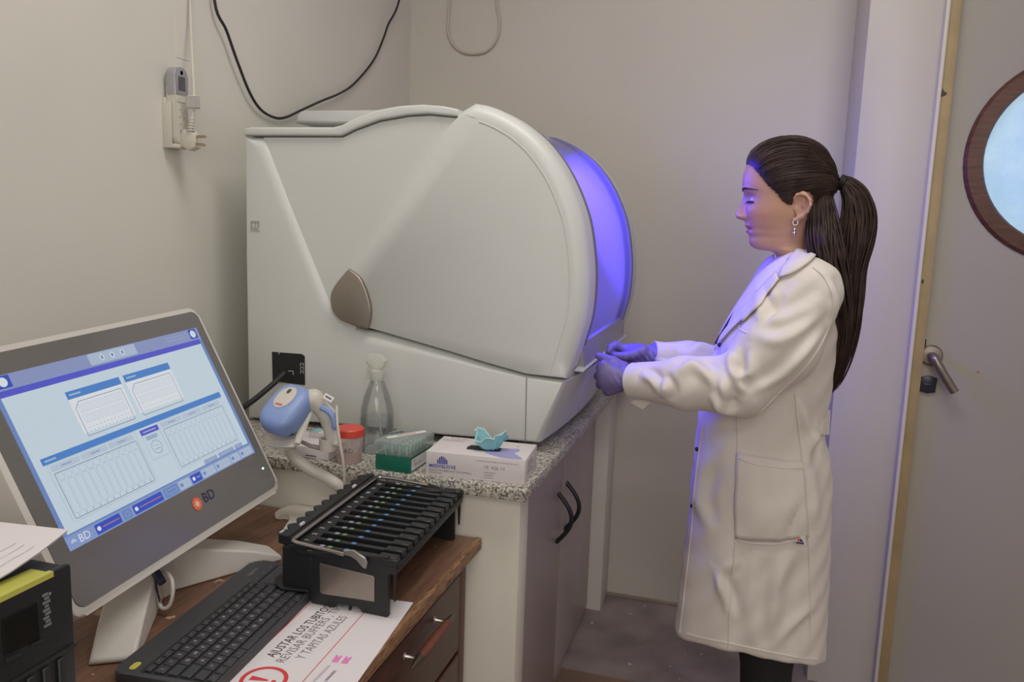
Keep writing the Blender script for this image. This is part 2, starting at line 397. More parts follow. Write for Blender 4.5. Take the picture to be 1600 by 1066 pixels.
# ------------------------------------------------------------------ bench analyser
WHITE = mat('moulded_white_plastic', rgb(210, 211, 208), 0.38, 0, 0.015, 6, 0.05, 300)
WHITE2 = mat('white_plastic_cool', rgb(200, 201, 199), 0.4, 0, 0.015, 6)
GREYP = mat('grey_gasket', rgb(118, 116, 124), 0.5)
SEAM = mat('seam_grey', rgb(120, 120, 116), 0.7)
YN, YF = 1.55, 2.25
an = thing('laboratory_analyser', 'large white moulded analyser with curved violet-lit visor on the granite counter', 'analyser', (-0.70, 1.90, 0.836))
vgroove = [(-0.4265,0.9906),(-0.5101,1.0063),(-0.5989,1.0249),(-0.6871,1.0415),(-0.7624,1.0562),(-0.7991,1.0585),(-0.8316,1.0646),(-0.8550,1.0800),(-0.8692,1.1002),(-0.8833,1.1303),(-0.9178,1.2042),(-0.9726,1.3216),(-1.0194,1.4266),(-1.0396,1.4701)]
tail = [(p[0]+0.0, p[1]) for p in vgroove]
L = [(-1.0899,1.4700),(-1.0931,1.2077),(-1.0931,0.8310),(-0.8387,0.8413),(-0.6065,0.8435),(-0.3965,0.8503),(-0.3693,0.9196),(-0.3428,0.9874)] + tail
def bow(o, amp=0.02):
    """the front of the base bulges outwards in plan"""
    for v in o.data.vertices:
        x = v.co.x-0.70; y = v.co.y+1.90
        if x > -0.55: v.co.x += amp*(1-((y-1.91)/0.35)**2)*min(1, (x+0.55)/0.13)
# soft chamfer along the groove: outline shrinks towards the face
nt_ = len(tail); rvs = [0.008]*(len(L)-nt_)+[0.006+0.024*min(1, i/4) for i in range(nt_)]
b = MB(); b.soft_prism(L, 'Y', YN, YF, 0.022, 6, True, rv=rvs)
lower = b.build('lower_shell', WHITE, an, angle=50)
bm = bmesh.new(); bm.from_mesh(lower.data)
bmesh.ops.triangulate(bm, faces=[f for f in bm.faces if len(f.verts) > 4])
for yy in np.linspace(1.62, 2.18, 9)-1.90:
    bmesh.ops.bisect_plane(bm, geom=bm.verts[:]+bm.edges[:]+bm.faces[:], plane_co=(0, yy, 0), plane_no=(0, 1, 0))
bm.to_mesh(lower.data); bm.free(); bow(lower)
lower.data.set_sharp_from_angle(angle=math.radians(50))
seamtop = [(-0.8512,1.4703),(-0.8197,1.4841),(-0.7637,1.5022),(-0.6987,1.5122),(-0.6520,1.5144),(-0.5879,1.5084)]
topo = [(-0.5883,1.5240),(-0.6216,1.5306),(-0.6679,1.5342),(-0.7148,1.5321),(-0.7639,1.5248),(-0.8020,1.5134),(-0.8287,1.5038),(-0.8497,1.4940),(-0.8709,1.4895),(-0.9790,1.4897),(-1.0749,1.4899),(-1.0896,1.4865),(-1.0898,1.4721)]
b = MB(); b.soft_prism(topo + [(-0.9792,1.4722)] + [(p[0], p[1]+0.0015) for p in seamtop], 'Y', YN, YF, 0.0045, 3, True)
b.build('top_cover', WHITE, an, angle=50)
# recessed side panel between the groove and the door seam
tri = [(-1.0461,1.4687),(-0.8512,1.4690)] + [(p[0], p[1]-0.0015) for p in seamtop] + [(-0.5879,1.5084),(-0.6225,1.4465),(-0.6916,1.3314),(-0.7639,1.2152),(-0.8088,1.1374),(-0.8207,1.0527),(-0.9024,1.0469),(-0.9496,1.1859)]
b = MB(); b.prism(tri, 'Y', 1.559, 1.585); b.build('side_panel', WHITE, an)
b = MB(); b.prism([(p[0]-0.9*0, p[1]) for p in tri], 'Y', 2.215, 2.24); b.build('far_side_panel', WHITE, an)
RB = [(-1.1168,1.5303),(-1.1130,1.5489),(-1.1039,1.5589),(-1.0895,1.5603),(-0.8399,1.5607),(-0.8062,1.5293)]
b = MB(); b.prism(RB, 'Y', 1.80, 2.15, 0.008, 3); b.build('raised_back', WHITE2, an)
# sliding front door: quarter-round cheeks on both sides
arc = spline([(-0.5586,1.5381),(-0.5260,1.5316),(-0.4855,1.5152),(-0.4477,1.4924),(-0.4113,1.4611),(-0.3732,1.4136),(-0.3424,1.3563),(-0.3218,1.2974),(-0.3091,1.2191),(-0.3071,1.1636),(-0.3106,1.1149),(-0.3192,1.0769),(-0.3314,1.0291),(-0.3429,0.9900)], 4)
low = [(-0.4265,0.9926),(-0.5102,1.0083),(-0.5989,1.0270),(-0.6871,1.0443),(-0.7777,1.0621),(-0.8146,1.0686),(-0.8457,1.0834),(-0.8660,1.1089)]
low2 = [(-0.8676,1.1340),(-0.8521,1.1670),(-0.8306,1.1943)]
seam = [(-0.7646,1.2868),(-0.6925,1.3890),(-0.6233,1.4795),(-0.5841,1.5221)]
cheek = arc+low+low2+seam
rvc = [0.030]*(len(arc)-3)+[0.02, 0.012, 0.006]+[0.005]*len(low)+[0.007]*(len(low2)+len(seam)-1)+[0.012]
b = MB(); b.soft_prism(cheek, 'Y', 1.548, 1.632, 0.030, 6, rv=rvc); b.build('door_cheek', WHITE, an, angle=60)
b = MB(); b.soft_prism(cheek, 'Y', 2.262, 2.178, 0.030, 6, rv=rvc); b.build('door_cheek', WHITE, an, angle=60)
# step line moulded near the rim of the cheek
def offset_arc(pts, d):
    o = []
    for i in range(len(pts)):
        a = np.array(pts[max(0, i-1)]); c = np.array(pts[min(len(pts)-1, i+1)]); t = (c-a)/np.linalg.norm(c-a)
        o.append((pts[i][0]+t[1]*d, pts[i][1]-t[0]*d))
    return o
rim = offset_arc(arc, -0.0)
inn = offset_arc(arc, 0.030)
s_ = inn[0][0]-arc[0][0]
if (inn[len(inn)//2][0] > arc[len(arc)//2][0]): inn = offset_arc(arc, -0.030); sg = -1
else: sg = 1
def arcoff(d): return offset_arc(arc, d*sg)
line = arcoff(0.036)
b = MB(); b.tube([(p[0], 1.5478, p[1]) for p in line[3:]], 0.0012, 5); b.build('moulded_line', WHITE, an)
g0, g1 = arcoff(0.0005), arcoff(0.020)
for y0, y1 in ((1.632, 1.662), (2.150, 2.178)):
    b = MB(); rows = []
    for p, q in zip(g0, g1): rows.append([(p[0], y0, p[1]), (p[0], y1, p[1]), (q[0], y1, q[1]), (q[0], y0, q[1])])
    b.grid(rows[1:], closed=True); b.build('gasket', GREYP, an)
VIS = sheet('violet_tinted_visor', (0.78, 0.74, 0.95, 1), 0.06, 0.55, 0.07)
va = arcoff(0.008); vb = arcoff(0.012)
nv = int(len(va)*0.90)
b = MB(); rows = [[(p[0], y, p[1]) for y in np.linspace(1.655, 2.160, 5)] for p in va[2:nv]]
b.grid(rows); b.build('visor', VIS, an)
# grey lip along the bottom of the opening and the ledge under it
p0 = (-0.3183,1.5600,1.0115); p1 = (-0.3301,1.6400,1.0481)
LIP = mat('smoky_grey_lip', rgb(150, 146, 152), 0.35)
b = MB(); A = arcoff(0.004)[nv-1]
lipo = [(A[0]-0.006, A[1]+0.004), (A[0]+0.002, A[1]+0.002), (-0.326, 1.012), (-0.322, 1.003), (-0.330, 0.998), (-0.350, 1.004)]
b.prism(lipo, 'Y', 1.634, 2.176, 0.0015); b.build('visor_lip', LIP, an)
b = MB(); b.prism([(-0.318, 0.9995), (-0.316, 1.003), (-0.335, 1.006), (-0.338, 1.0)], 'Y', 1.60, 2.20, 0.001); b.build('lip_edge', WHITE2, an)
# inside of the working chamber
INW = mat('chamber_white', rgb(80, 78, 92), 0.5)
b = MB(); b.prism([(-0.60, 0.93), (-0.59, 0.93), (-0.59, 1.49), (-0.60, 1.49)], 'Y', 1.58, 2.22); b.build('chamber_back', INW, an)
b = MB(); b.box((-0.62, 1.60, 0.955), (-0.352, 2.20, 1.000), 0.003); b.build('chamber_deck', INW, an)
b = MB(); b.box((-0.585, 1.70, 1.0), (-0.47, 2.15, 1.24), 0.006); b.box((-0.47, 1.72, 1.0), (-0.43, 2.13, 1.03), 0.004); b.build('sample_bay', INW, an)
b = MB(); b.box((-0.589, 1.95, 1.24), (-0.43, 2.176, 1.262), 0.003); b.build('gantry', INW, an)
UV = mat('violet_lamp', (0.1, 0.05, 0.6, 1), 0.4, emit=(0.13, 0.06, 1.0, 1), estr=2.5)
b = MB(); b.tube([(-0.555, 1.66, 1.455), (-0.555, 2.15, 1.455)], 0.010, 12); b.build('violet_tube_lamp', UV, an)
ua = area_light('chamber_violet_light', (-0.545, 1.91, 1.440), (-0.26, 1.93, 1.12), 0.46, 0.05, 8.5, (0.075, 0.048, 1.0))
# door handle plate, sockets, sticker
leaf = spline([(-0.8279,1.1919),(-0.8034,1.1767),(-0.7865,1.1501),(-0.7748,1.1121),(-0.7754,1.0844),(-0.7813,1.0652)], 5)+[(-0.8058,1.0670),(-0.8367,1.0761)][0:2]+spline([(-0.8476,1.0796),(-0.8648,1.0967),(-0.8710,1.1202),(-0.8679,1.1414),(-0.8540,1.1630)], 4)
b = MB(); b.soft_prism(leaf, 'Y', 1.5385, 1.549, 0.003, 3); b.build('door_plate', mat('satin_steel_plate', rgb(160, 150, 140), 0.34, 0.85, 0.05, 200, stretch=(1, 1, 30)), an)
BLK = mat('black_plastic', rgb(30, 31, 34), 0.45)
sq = [(-1.0234,0.9946),(-0.9480,0.9955),(-0.9407,0.9910),(-0.9403,0.9255),(-1.0226,0.9269)]
b = MB(); b.prism(sq, 'Y', 1.5475, 1.551); b.build('socket_panel', BLK, an)
b = MB()
for (u0, v0, u1, v1) in ((0.62, 0.30, 0.80, 0.62), (0.10, 0.55, 0.34, 0.92)):
    pass
pa = Vector((-1.0012,1.5460,0.9380)); b.lathe([(0.004, 0), (0.003, -0.002), (0.0, -0.002)], pa, 'Y', 12); b.build('screw', STEEL, an); b = MB()
pb = Vector((-1.0040,1.5460,0.9921)); b.lathe([(0.003, 0), (0.002, -0.002), (0.0, -0.002)], pb, 'Y', 12)
b.build('screw', STEEL, an)
LBL = mat('white_marking', rgb(205, 205, 205), 0.6)
b = MB()
for pz in [(-0.9786,0.9545),(-0.9721,0.9550)]: b.box((pz[0]-0.003, 1.5468, pz[1]-0.0006), (pz[0]+0.003, 1.5475, pz[1]+0.0006))
q = [(-0.9688,0.9509)][0]; b.box((q[0]-0.0006, 1.5468, q[1]-0.004), (q[0]+0.0006, 1.5475, q[1]+0.004))
for pz in [(-0.9459,0.9718),(-0.9459,0.9631),(-0.9460,0.9544)]:
    for dx, dz, hx, hz in ((-0.004, 0, 0.0005, 0.003), (0.003, 0, 0.0005, 0.003), (0, 0.003, 0.004, 0.0004)):
        b.box((pz[0]+dx-hx, 1.5468, pz[1]+dz-hz), (pz[0]+dx+hx, 1.5475, pz[1]+dz+hz))
b.build('socket_marking', LBL, an)
b = MB(); c = Vector((-1.0640,1.5480,1.2749)); k = 0.0105
for x0, z0, x1, z1 in ((-1, -1, 1, 1), (-0.75, -0.3, 0.1, 0.75), (0.1, -0.3, 0.75, 0.75)):
    P = [(c.x+k*x, 1.5488, c.z+k*z) for x, z in ((x0, z0), (x1, z0), (x1, z1), (x0, z1))]
    b.tube(P, 0.0006, 4, closed=True)
b.box((c.x-0.008, 1.5485, c.z-0.0066), (c.x+0.006, 1.5492, c.z-0.0056))
b.build('warning_sticker', SEAM, an)
b = MB(); P = [(-0.4251,0.9884),(-0.4240,0.9213),(-0.4228,0.8506)]; b.tube([(p[0], 1.5493, p[1]) for p in P], 0.0009, 5); b.build('base_seam', SEAM, an)
b = MB(); P = [(-1.0882,1.4708),(-0.8512,1.4706)]; b.tube([(p[0], 1.556, p[1]) for p in P]+[(p[0], 1.556, p[1]) for p in seamtop[1:]], 0.0010, 5); b.build('top_seam', SEAM, an)
for fx, fy in ((-1.0, 1.62), (-0.48, 1.62), (-1.0, 2.2), (-0.48, 2.2)):
    b = MB(); b.lathe([(0.022, 0.828), (0.022, 0.842)], (fx, fy, 0), 'Z', 16); b.build('foot', BLK, an)
b = MB(); b.tube(spline([(-0.9825,1.5350,0.9518),(-1.0008,1.5000,0.9231),(-1.0291,1.4600,0.8897),(-1.0663,1.4300,0.8613)], 8), 0.0062, 10)
tag(b.build('power_cable', mat('black_rubber', rgb(28, 29, 32), 0.5)), 'thick black power cable running from the socket panel of the white analyser', 'cable')

# ------------------------------------------------------------------ counter
def granite():
    m = bpy.data.materials.new('speckled_granite'); m.use_nodes = True; nt = m.node_tree; b = nt.nodes['Principled BSDF']
    tc = nt.nodes.new('ShaderNodeTexCoord')
    v = nt.nodes.new('ShaderNodeTexVoronoi'); v.inputs['Scale'].default_value = 330
    v2 = nt.nodes.new('ShaderNodeTexVoronoi'); v2.inputs['Scale'].default_value = 260
    nt.links.new(tc.outputs['Object'], v.inputs['Vector']); nt.links.new(tc.outputs['Object'], v2.inputs['Vector'])
    s1 = nt.nodes.new('ShaderNodeSeparateColor'); nt.links.new(v.outputs['Color'], s1.inputs[0])
    s2 = nt.nodes.new('ShaderNodeSeparateColor'); nt.links.new(v2.outputs['Color'], s2.inputs[0])
    r = nt.nodes.new('ShaderNodeValToRGB'); r.color_ramp.interpolation = 'CONSTANT'
    cols = [(0, rgb(104, 102, 100)), (0.16, rgb(150, 146, 138)), (0.42, rgb(186, 181, 170)), (0.7, rgb(205, 201, 192)), (0.9, rgb(172, 158, 138))]
    while len(r.color_ramp.elements) < len(cols): r.color_ramp.elements.new(0.5)
    for e, (p, c) in zip(r.color_ramp.elements, cols): e.position = p; e.color = c
    nt.links.new(s1.outputs[0], r.inputs[0])
    lt = nt.nodes.new('ShaderNodeMath'); lt.operation = 'LESS_THAN'; lt.inputs[1].default_value = 0.13; nt.links.new(s2.outputs[1], lt.inputs[0])
    mx = nt.nodes.new('ShaderNodeMixRGB'); mx.inputs[2].default_value = rgb(92, 91, 90)
    nt.links.new(lt.outputs[0], mx.inputs[0]); nt.links.new(r.outputs[0], mx.inputs[1]); nt.links.new(mx.outputs[0], b.inputs['Base Color'])
    b.inputs['Roughness'].default_value = 0.3
    return m
GRAN = granite()
o = MB().box((-1.198, 1.326, 0.804), (-0.3575, 2.678, 0.828), 0.002).build('countertop', GRAN)
tag(o, 'speckled grey granite countertop under the white analyser', 'countertop')
LAM = mat('pale_laminate', rgb(182, 169, 166), 0.35, 0, 0.02, 5)
cab = thing('base_cabinet', 'pale laminate two door cabinet with black bow handles under the granite counter', 'cabinet', (-0.80, 1.97, 0.0))
b = MB(); b.box((-1.18, 1.408, 0.012), (-0.476, 2.542, 0.802)); b.build('body', mat('cabinet_carcass_board', rgb(120, 108, 104), 0.6), cab)  # plain brown-grey board behind the doors
b = MB(); b.box((-0.50, 1.408, 0.001), (-0.462, 2.542, 0.012)); b.build('plinth', BLK, cab)
for y0, y1, hy in ((1.412, 2.069, 2.020), (2.074, 2.540, 2.118)):
    b = MB(); b.box((-0.474, y0, 0.014), (-0.454, y1, 0.800), 0.0015); d = b.build('cabinet_door', LAM, cab)
    # bow pull: two feet and a bent bar
    zt, zb = 0.585, 0.445
    if y0 > 2: zt, zb = 0.585, 0.445
    b = MB(); P = [(-0.454, hy, zt)]+[(-0.454+0.040*math.sin(PI*t), hy, zt+(zb-zt)*t) for t in np.linspace(0.04, 0.96, 14)]+[(-0.454, hy, zb)]
    b.tube(P, 0.0062, 8); b.build('handle', BLK, d)
b = MB(); b.box((-0.472, 2.0695, 0.014), (-0.4535, 2.0745, 0.800)); b.build('edge_strip', mat('raw_edge_strip', rgb(190, 165, 140), 0.6), cab)

# box of examination gloves
CARD = mat('white_card', rgb(214, 207, 207), 0.55)
INK = mat('grey_print', rgb(110, 108, 125), 0.6); VINK = mat('violet_print', rgb(92, 88, 168), 0.6); LIL = mat('lilac_glove_print', rgb(160, 158, 205), 0.6)
DARKSLOT = mat('dark_slot', rgb(40, 38, 42), 0.8)
gb = thing('glove_box', 'white card box of lilac examination gloves with turquoise mask on top', 'box', (-0.556, 1.337, 0.828), (0, 0, math.radians(4.2)))
W_, D_, H_ = 0.1895, 0.112, 0.0465
b = MB(); b.box((0, 0, 0), (W_, D_, H_), 0.0012); b.build('carton', CARD, gb, local=True)
F0 = frame((0, -0.0004, 0), (1, 0, 0), (0, 0, 1))     # front face
T0 = frame((0, 0, H_+0.0004), (1, 0, 0), (0, 1, 0))   # lid
b = MB()
b.text('MEDIGLOVE', 0.0088, F0 @ Matrix.Translation((0.006, 0.0195, 0)), 0, bold=0.0003, spacing=1.12)
hand = [(0.022, 0.0245, 0.008), (0.0255, 0.0245, 0.0125), (0.029, 0.0245, 0.0150), (0.0325, 0.0245, 0.0143), (0.036, 0.0245, 0.0120), (0.0395, 0.0245, 0.0085)]
for x, z0, hh in hand: b.box((x, -0.0008, z0), (x+0.0026, 0.0002, z0+hh), 0.0003, 1)
b.build('brand_print', VINK, gb, local=True, smooth=False)
b = MB()
for t, s, x, y in (('PRODUCTO FABRICADO CON NITRILO', 0.0046, 0.006, 0.0115), ('COLOR LILA', 0.0046, 0.006, 0.0065), ('GUANTES PARA EXAMEN NO ESTERILES SIN POLVO', 0.0034, 0.098, 0.0375), ('CE  AQL 1.5', 0.0076, 0.112, 0.0265)):
    b.text(t, s, F0 @ Matrix.Translation((x, y, 0)), 0)
for y in (0.0165, 0.0115, 0.0065): b.box((0.113, -0.0006, y), (0.113+(0.017, 0.021, 0.016)[int(y*1000) % 3], 0.0002, y+0.0006))
b.text('Punta para', 0.0085, T0 @ Matrix.Translation((0.020, 0.098, 0)), 0); b.text('microorganis', 0.0085, T0 @ Matrix.Translation((0.006, 0.085, 0)), 0)
b.text('la', 0.0085, T0 @ Matrix.Translation((0.155, 0.085, 0)), 0)
S0 = frame((W_+0.0004, 0, 0), (0, 1, 0), (0, 0, 1))
for k, y in enumerate((0.036, 0.031, 0.026, 0.019, 0.014)): b.box((W_-0.0002, 0.02, y), (W_+0.0005, 0.06+0.006*(k % 3), y+0.0012))
o = b.build('small_print', INK, gb, local=True, smooth=False); o['kind'] = 'stuff'
b = MB(); P = spline([(0.105, 0.030), (0.125, 0.060), (0.150, 0.066), (0.163, 0.068), (0.166, 0.052), (0.160, 0.040), (0.172, 0.022), (0.182, 0.004), (0.150, 0.002), (0.130, 0.010)], 5, True)
b.prism(P, 'Z', H_-0.0002, H_+0.0005); b.build('glove_picture', LIL, gb, local=True, smooth=False)
b = MB(); b.prism([(0.068, 0.036), (0.128, 0.036), (0.133, 0.040), (0.130, 0.062), (0.070, 0.064), (0.066, 0.050)], 'Z', H_-0.0002, H_+0.0008); b.build('slot', DARKSLOT, gb, local=True, smooth=False)
# crumpled turquoise mask poking from the slot
TQ = mat('turquoise_nonwoven', rgb(134, 192, 200), 0.75, 0, 0.08, 30, 0.4, 120)
mk = thing('face_mask', 'crumpled turquoise face mask poking from the slot of the lilac glove box', 'mask', (-0.4505, 1.391, 0.8755))
rows = []
for i in range(13):
    t = i/12; r = []
    for j in range(25):
        a = 2*PI*j/24; u = 0.014+0.021*t**0.7
        zz = 0.034*t*(0.55+0.45*abs(math.cos(a*1.0+0.25))**1.3)+0.005*math.sin(5*a+3*t)*t+0.003*math.sin(11*a+5*t)*t
        rr = u*(0.92+0.20*math.sin(3*a+1)*t+0.12*math.sin(7*a+4*t)+0.06*math.sin(13*a+9*t))
        r.append((-0.4505+rr*math.cos(a)*1.0, 1.391+rr*math.sin(a)*0.62, 0.8755+zz))
    rows.append(r)
b = MB(); b.grid(rows); o = b.build('fabric', TQ, mk); 
sm = o.modifiers.new('thick', 'SOLIDIFY'); sm.thickness = 0.0008
b = MB(); P = rows[12]; b.tube([(p[0], p[1], p[2]+0.0006) for p in P[:24]], 0.0009, 5, closed=True); b.build('edging', mat('white_edging', rgb(215, 232, 232), 0.8), mk)

# pipette tip box
GRN = mat('green_plastic', rgb(24, 104, 84), 0.35); CLR = sheet('cloudy_clear_plastic', (0.80, 0.87, 0.84, 1), 0.15, 0.6, 0.26)
tb = thing('pipette_tip_box', 'dark green pipette tip box with cloudy clear lid and white strip', 'box', (-0.66, 1.330, 0.828), (0, 0, math.radians(-1.5)))
b = MB(); b.box((0.002, 0.002, 0), (0.075, 0.108, 0.031), 0.002); b.build('base', GRN, tb, local=True)
b = MB(); b.box((0, 0, 0.031), (0.077, 0.110, 0.057), 0.003); 
b.f = [q for q in b.f if True]
lid = b.build('lid', CLR, tb, local=True)
for x in (0.026, 0.052): 
    b = MB(); b.box((x-0.0005, -0.0006, 0.031), (x+0.0005, 0.001, 0.056)); b.build('rib', CLR, lid, local=True)
b = MB(); b.prism([(0.010, 0.030), (0.020, 0.022), (0.066, 0.098), (0.056, 0.106)], 'Z', 0.0572, 0.0576); st = b.build('strip_label', mat('paper_strip', rgb(222, 220, 216), 0.7), tb, local=True, smooth=False)
b = MB(); A0 = frame((0.024, 0.040, 0.0578), (0.046, 0.076, 0), (-0.076, 0.046, 0))
FW = frame((0.004, 0.050, 0.0576), (0.046, 0.076, 0), (-0.076, 0.046, 0)); b.tube([FW @ Vector((0.0011*k, 0.0035*math.sin(k*1.9)+0.0012*math.sin(k*0.7), 0)) for k in range(34)], 0.0004, 4); b.build('writing', mat('marker_ink', rgb(70, 70, 72), 0.7), tb, local=True, smooth=False)
b = MB()
for k in range(7): b.box((0.0065+k*0.0062, 0.0, 0), (0.0065+k*0.0062+0.0035, 0.0045, 0.0004), mtx=A0 @ Matrix.Translation((0, -0.003, 0)))
b.build('red_writing', mat('red_ink', rgb(190, 130, 130), 0.7), tb, local=True, smooth=False)
b = MB(); b.box((0.0748, 0.008, 0.004), (0.0756, 0.085, 0.026)); b.build('side_label', CARD, tb, local=True, smooth=False)
b = MB(); SL = frame((0.0758, 0.010, 0.013), (0, 1, 0), (0, 0, 1)); b.text('100 uL Fil', 0.0085, SL @ Matrix.Translation((0.006, 0, 0)), 0); b.text('Nalge', 0.004, SL @ Matrix.Translation((0.002, 0.009, 0)), 0)
b.build('label_print', INK, tb, local=True, smooth=False)
b = MB()
for i in range(4):
    for j in range(6): b.lathe([(0.0025, 0.031), (0.0035, 0.046), (0.0035, 0.0462), (0.0, 0.0462)], (0.016+i*0.015, 0.016+j*0.0155, 0), 'Z', 6)
o = b.build('tips', mat('pale_tips', rgb(150, 190, 178), 0.4), tb, local=True); o['kind'] = 'stuff'

# specimen cup
cup = thing('specimen_cup', 'clear specimen cup with red screw lid and handwritten letters', 'cup', (-0.727, 1.358, 0.8285))
PKC = sheet('clear_cup_plastic', (0.93, 0.84, 0.82, 1), 0.12, 0.6, 0.30)
b = MB(); b.lathe([(0.0, 0), (0.023, 0), (0.0245, 0.002), (0.0268, 0.052)], (-0.727, 1.358, 0.8285), 'Z', 32); b.build('cup_body', PKC, cup)
RED = mat('red_lid_plastic', rgb(214, 74, 58), 0.4)
b = MB(); b.lathe([(0.0, 0.068), (0.027, 0.068), (0.029, 0.066), (0.0295, 0.053), (0.0275, 0.052)], (-0.727, 1.358, 0.8285), 'Z', 40); b.build('lid', RED, cup)
b = MB()
for t, a in (('A', -1.50), ('D', -1.16)):
    r = 0.0262; b.text(t, 0.013, frame((-0.727+r*math.cos(a), 1.358+r*math.sin(a), 0.856), (-math.sin(a), math.cos(a), 0), (0, 0, 1)), 0)
b.build('letters', mat('pencil_grey', rgb(95, 92, 96), 0.7), cup, smooth=False)
b = MB(); b.lathe([(0.0, 0.001), (0.0232, 0.001), (0.0245, 0.012), (0.0, 0.012)], (-0.727, 1.358, 0.8285), 'Z', 24); b.build('sample_liquid', sheet('pinkish_liquid', (0.93, 0.78, 0.75, 1), 0.1, 0.3, 0.25), cup)

# trigger spray bottle
sb = thing('spray_bottle', 'clear plastic spray bottle half full of clear liquid beside the red lidded cup', 'bottle', (-0.714, 1.452, 0.8285))
c0 = (-0.714, 1.452, 0.8285)
CB = sheet('clear_bottle_plastic', (0.95, 0.96, 0.95, 1), 0.05, 0.8, 0.05)
b = MB(); b.lathe([(0.0, 0.001), (0.033, 0), (0.036, 0.003), (0.037, 0.012), (0.0355, 0.040), (0.034, 0.046), (0.0345, 0.052), (0.033, 0.085), (0.027, 0.112), (0.0175, 0.136), (0.013, 0.147), (0.013, 0.153)], c0, 'Z', 36); b.build('bottle_body', CB, sb)
b = MB(); b.lathe([(0.0, 0.004), (0.0345, 0.004), (0.0345, 0.040), (0.0328, 0.047), (0.0325, 0.070), (0.0, 0.070)], c0, 'Z', 32); b.build('liquid', sheet('clear_liquid', (0.86, 0.88, 0.90, 1), 0.05, 0.5, 0.08), sb)
b = MB(); b.lathe([(0.015, 0.147), (0.0155, 0.150), (0.015, 0.166), (0.010, 0.170), (0.0, 0.170)], c0, 'Z', 24); b.build('cap', sheet('frosted_cap', (0.88, 0.88, 0.84, 1), 0.3, 0.5, 0.35), sb)
FR = sheet('frosted_trigger', (0.90, 0.90, 0.85, 1), 0.3, 0.5, 0.35)
b = MB(); hd = [(-0.736, 1.024), (-0.728, 1.030), (-0.706, 1.029), (-0.694, 1.016), (-0.697, 1.004), (-0.705, 0.998), (-0.720, 0.998), (-0.722, 1.006), (-0.736, 1.010)]
b.prism(hd, 'Y', 1.442, 1.462, 0.003); b.build('spray_head', FR, sb)
b = MB(); b.tube([(-0.728, 1.452, 1.012), (-0.733, 1.452, 0.996), (-0.738, 1.452, 0.972)], [0.004, 0.0035, 0.003], 8); b.build('trigger', FR, sb)
b = MB(); b.tube(spline([(-0.714, 1.452, 0.99), (-0.712, 1.452, 0.93), (-0.704, 1.450, 0.87), (-0.698, 1.448, 0.840)], 6), 0.0028, 8); b.build('dip_tube', sheet('clear_tube', (0.9, 0.9, 0.88, 1), 0.1, 0.6, 0.3), sb)

# low white carton behind the scanner
wc = thing('mask_carton', 'low white carton with turquoise corner and black dashes behind the scanner', 'box', (-0.822, 1.395, 0.828))
b = MB(); b.box((-0.876, 1.345, 0.8282), (-0.765, 1.445, 0.851), 0.001); b.build('carton', CARD, wc)
b = MB(); b.box((-0.862, 1.3442, 0.833), (-0.845, 1.3452, 0.8345)); b.box((-0.815, 1.3442, 0.833), (-0.792, 1.3452, 0.8345)); o = b.build('dash_print', BLK, wc, smooth=False); o['kind'] = 'stuff'
b = MB()
for k in range(3):
    for j in range(3): b.box((-0.800+0.012*j, 1.372+0.012*k, 0.8508), (-0.792+0.012*j, 1.3745+0.012*k, 0.8514))
o = b.build('small_print', INK, wc, smooth=False); o['kind'] = 'stuff'
b = MB(); b.prism([(-0.845, 1.405), (-0.800, 1.410), (-0.802, 1.436), (-0.838, 1.438)], 'Z', 0.8505, 0.8630, 0.002); b.build('flap', CARD, wc)
b = MB(); b.prism([(-0.843, 1.406), (-0.826, 1.408), (-0.826, 1.434), (-0.838, 1.436)], 'Z', 0.8630, 0.8640); b.build('turquoise_patch', TQ, wc)

# ------------------------------------------------------------------ desk
def wood(name, c0, c1, rough, sx=(14, 1.2, 14), wear=False):
    m = bpy.data.materials.new(name); m.use_nodes = True; nt = m.node_tree; b = nt.nodes['Principled BSDF']
    tc = nt.nodes.new('ShaderNodeTexCoord'); mp = nt.nodes.new('ShaderNodeMapping'); mp.inputs['Scale'].default_value = sx
    nt.links.new(tc.outputs['Object'], mp.inputs[0])
    n = nt.nodes.new('ShaderNodeTexNoise'); n.inputs['Scale'].default_value = 7; n.inputs['Detail'].default_value = 8; n.inputs['Distortion'].default_value = 0.6
    nt.links.new(mp.outputs[0], n.inputs['Vector'])
    r = nt.nodes.new('ShaderNodeValToRGB'); r.color_ramp.elements[0].position = 0.32; r.color_ramp.elements[1].position = 0.7
    r.color_ramp.elements[0].color = c0; r.color_ramp.elements[1].color = c1
    nt.links.new(n.outputs['Fac'], r.inputs[0]); src = r.outputs[0]
    if wear:
        n2 = nt.nodes.new('ShaderNodeTexNoise'); n2.inputs['Scale'].default_value = 30; n2.inputs['Detail'].default_value = 6
        nt.links.new(tc.outputs['Object'], n2.inputs['Vector'])
        g = nt.nodes.new('ShaderNodeMath'); g.operation = 'GREATER_THAN'; g.inputs[1].default_value = 0.685; nt.links.new(n2.outputs['Fac'], g.inputs[0])
        mx = nt.nodes.new('ShaderNodeMixRGB'); mx.inputs[2].default_value = rgb(176, 150, 128); nt.links.new(g.outputs[0], mx.inputs[0]); nt.links.new(src, mx.inputs[1]); src = mx.outputs[0]
    nt.links.new(src, b.inputs['Base Color']); b.inputs['Roughness'].default_value = rough
    bp = nt.nodes.new('ShaderNodeBump'); bp.inputs['Strength'].default_value = 0.15; bp.inputs['Distance'].default_value = 0.001
    nt.links.new(n.outputs['Fac'], bp.inputs['Height']); nt.links.new(bp.outputs[0], b.inputs['Normal'])
    return m
TOPW = wood('worn_brown_veneer', rgb(100, 70, 54), rgb(132, 96, 74), 0.5, wear=True)
EDGEW = wood('scuffed_edge', rgb(92, 60, 42), rgb(178, 136, 98), 0.55, (30, 6, 30))
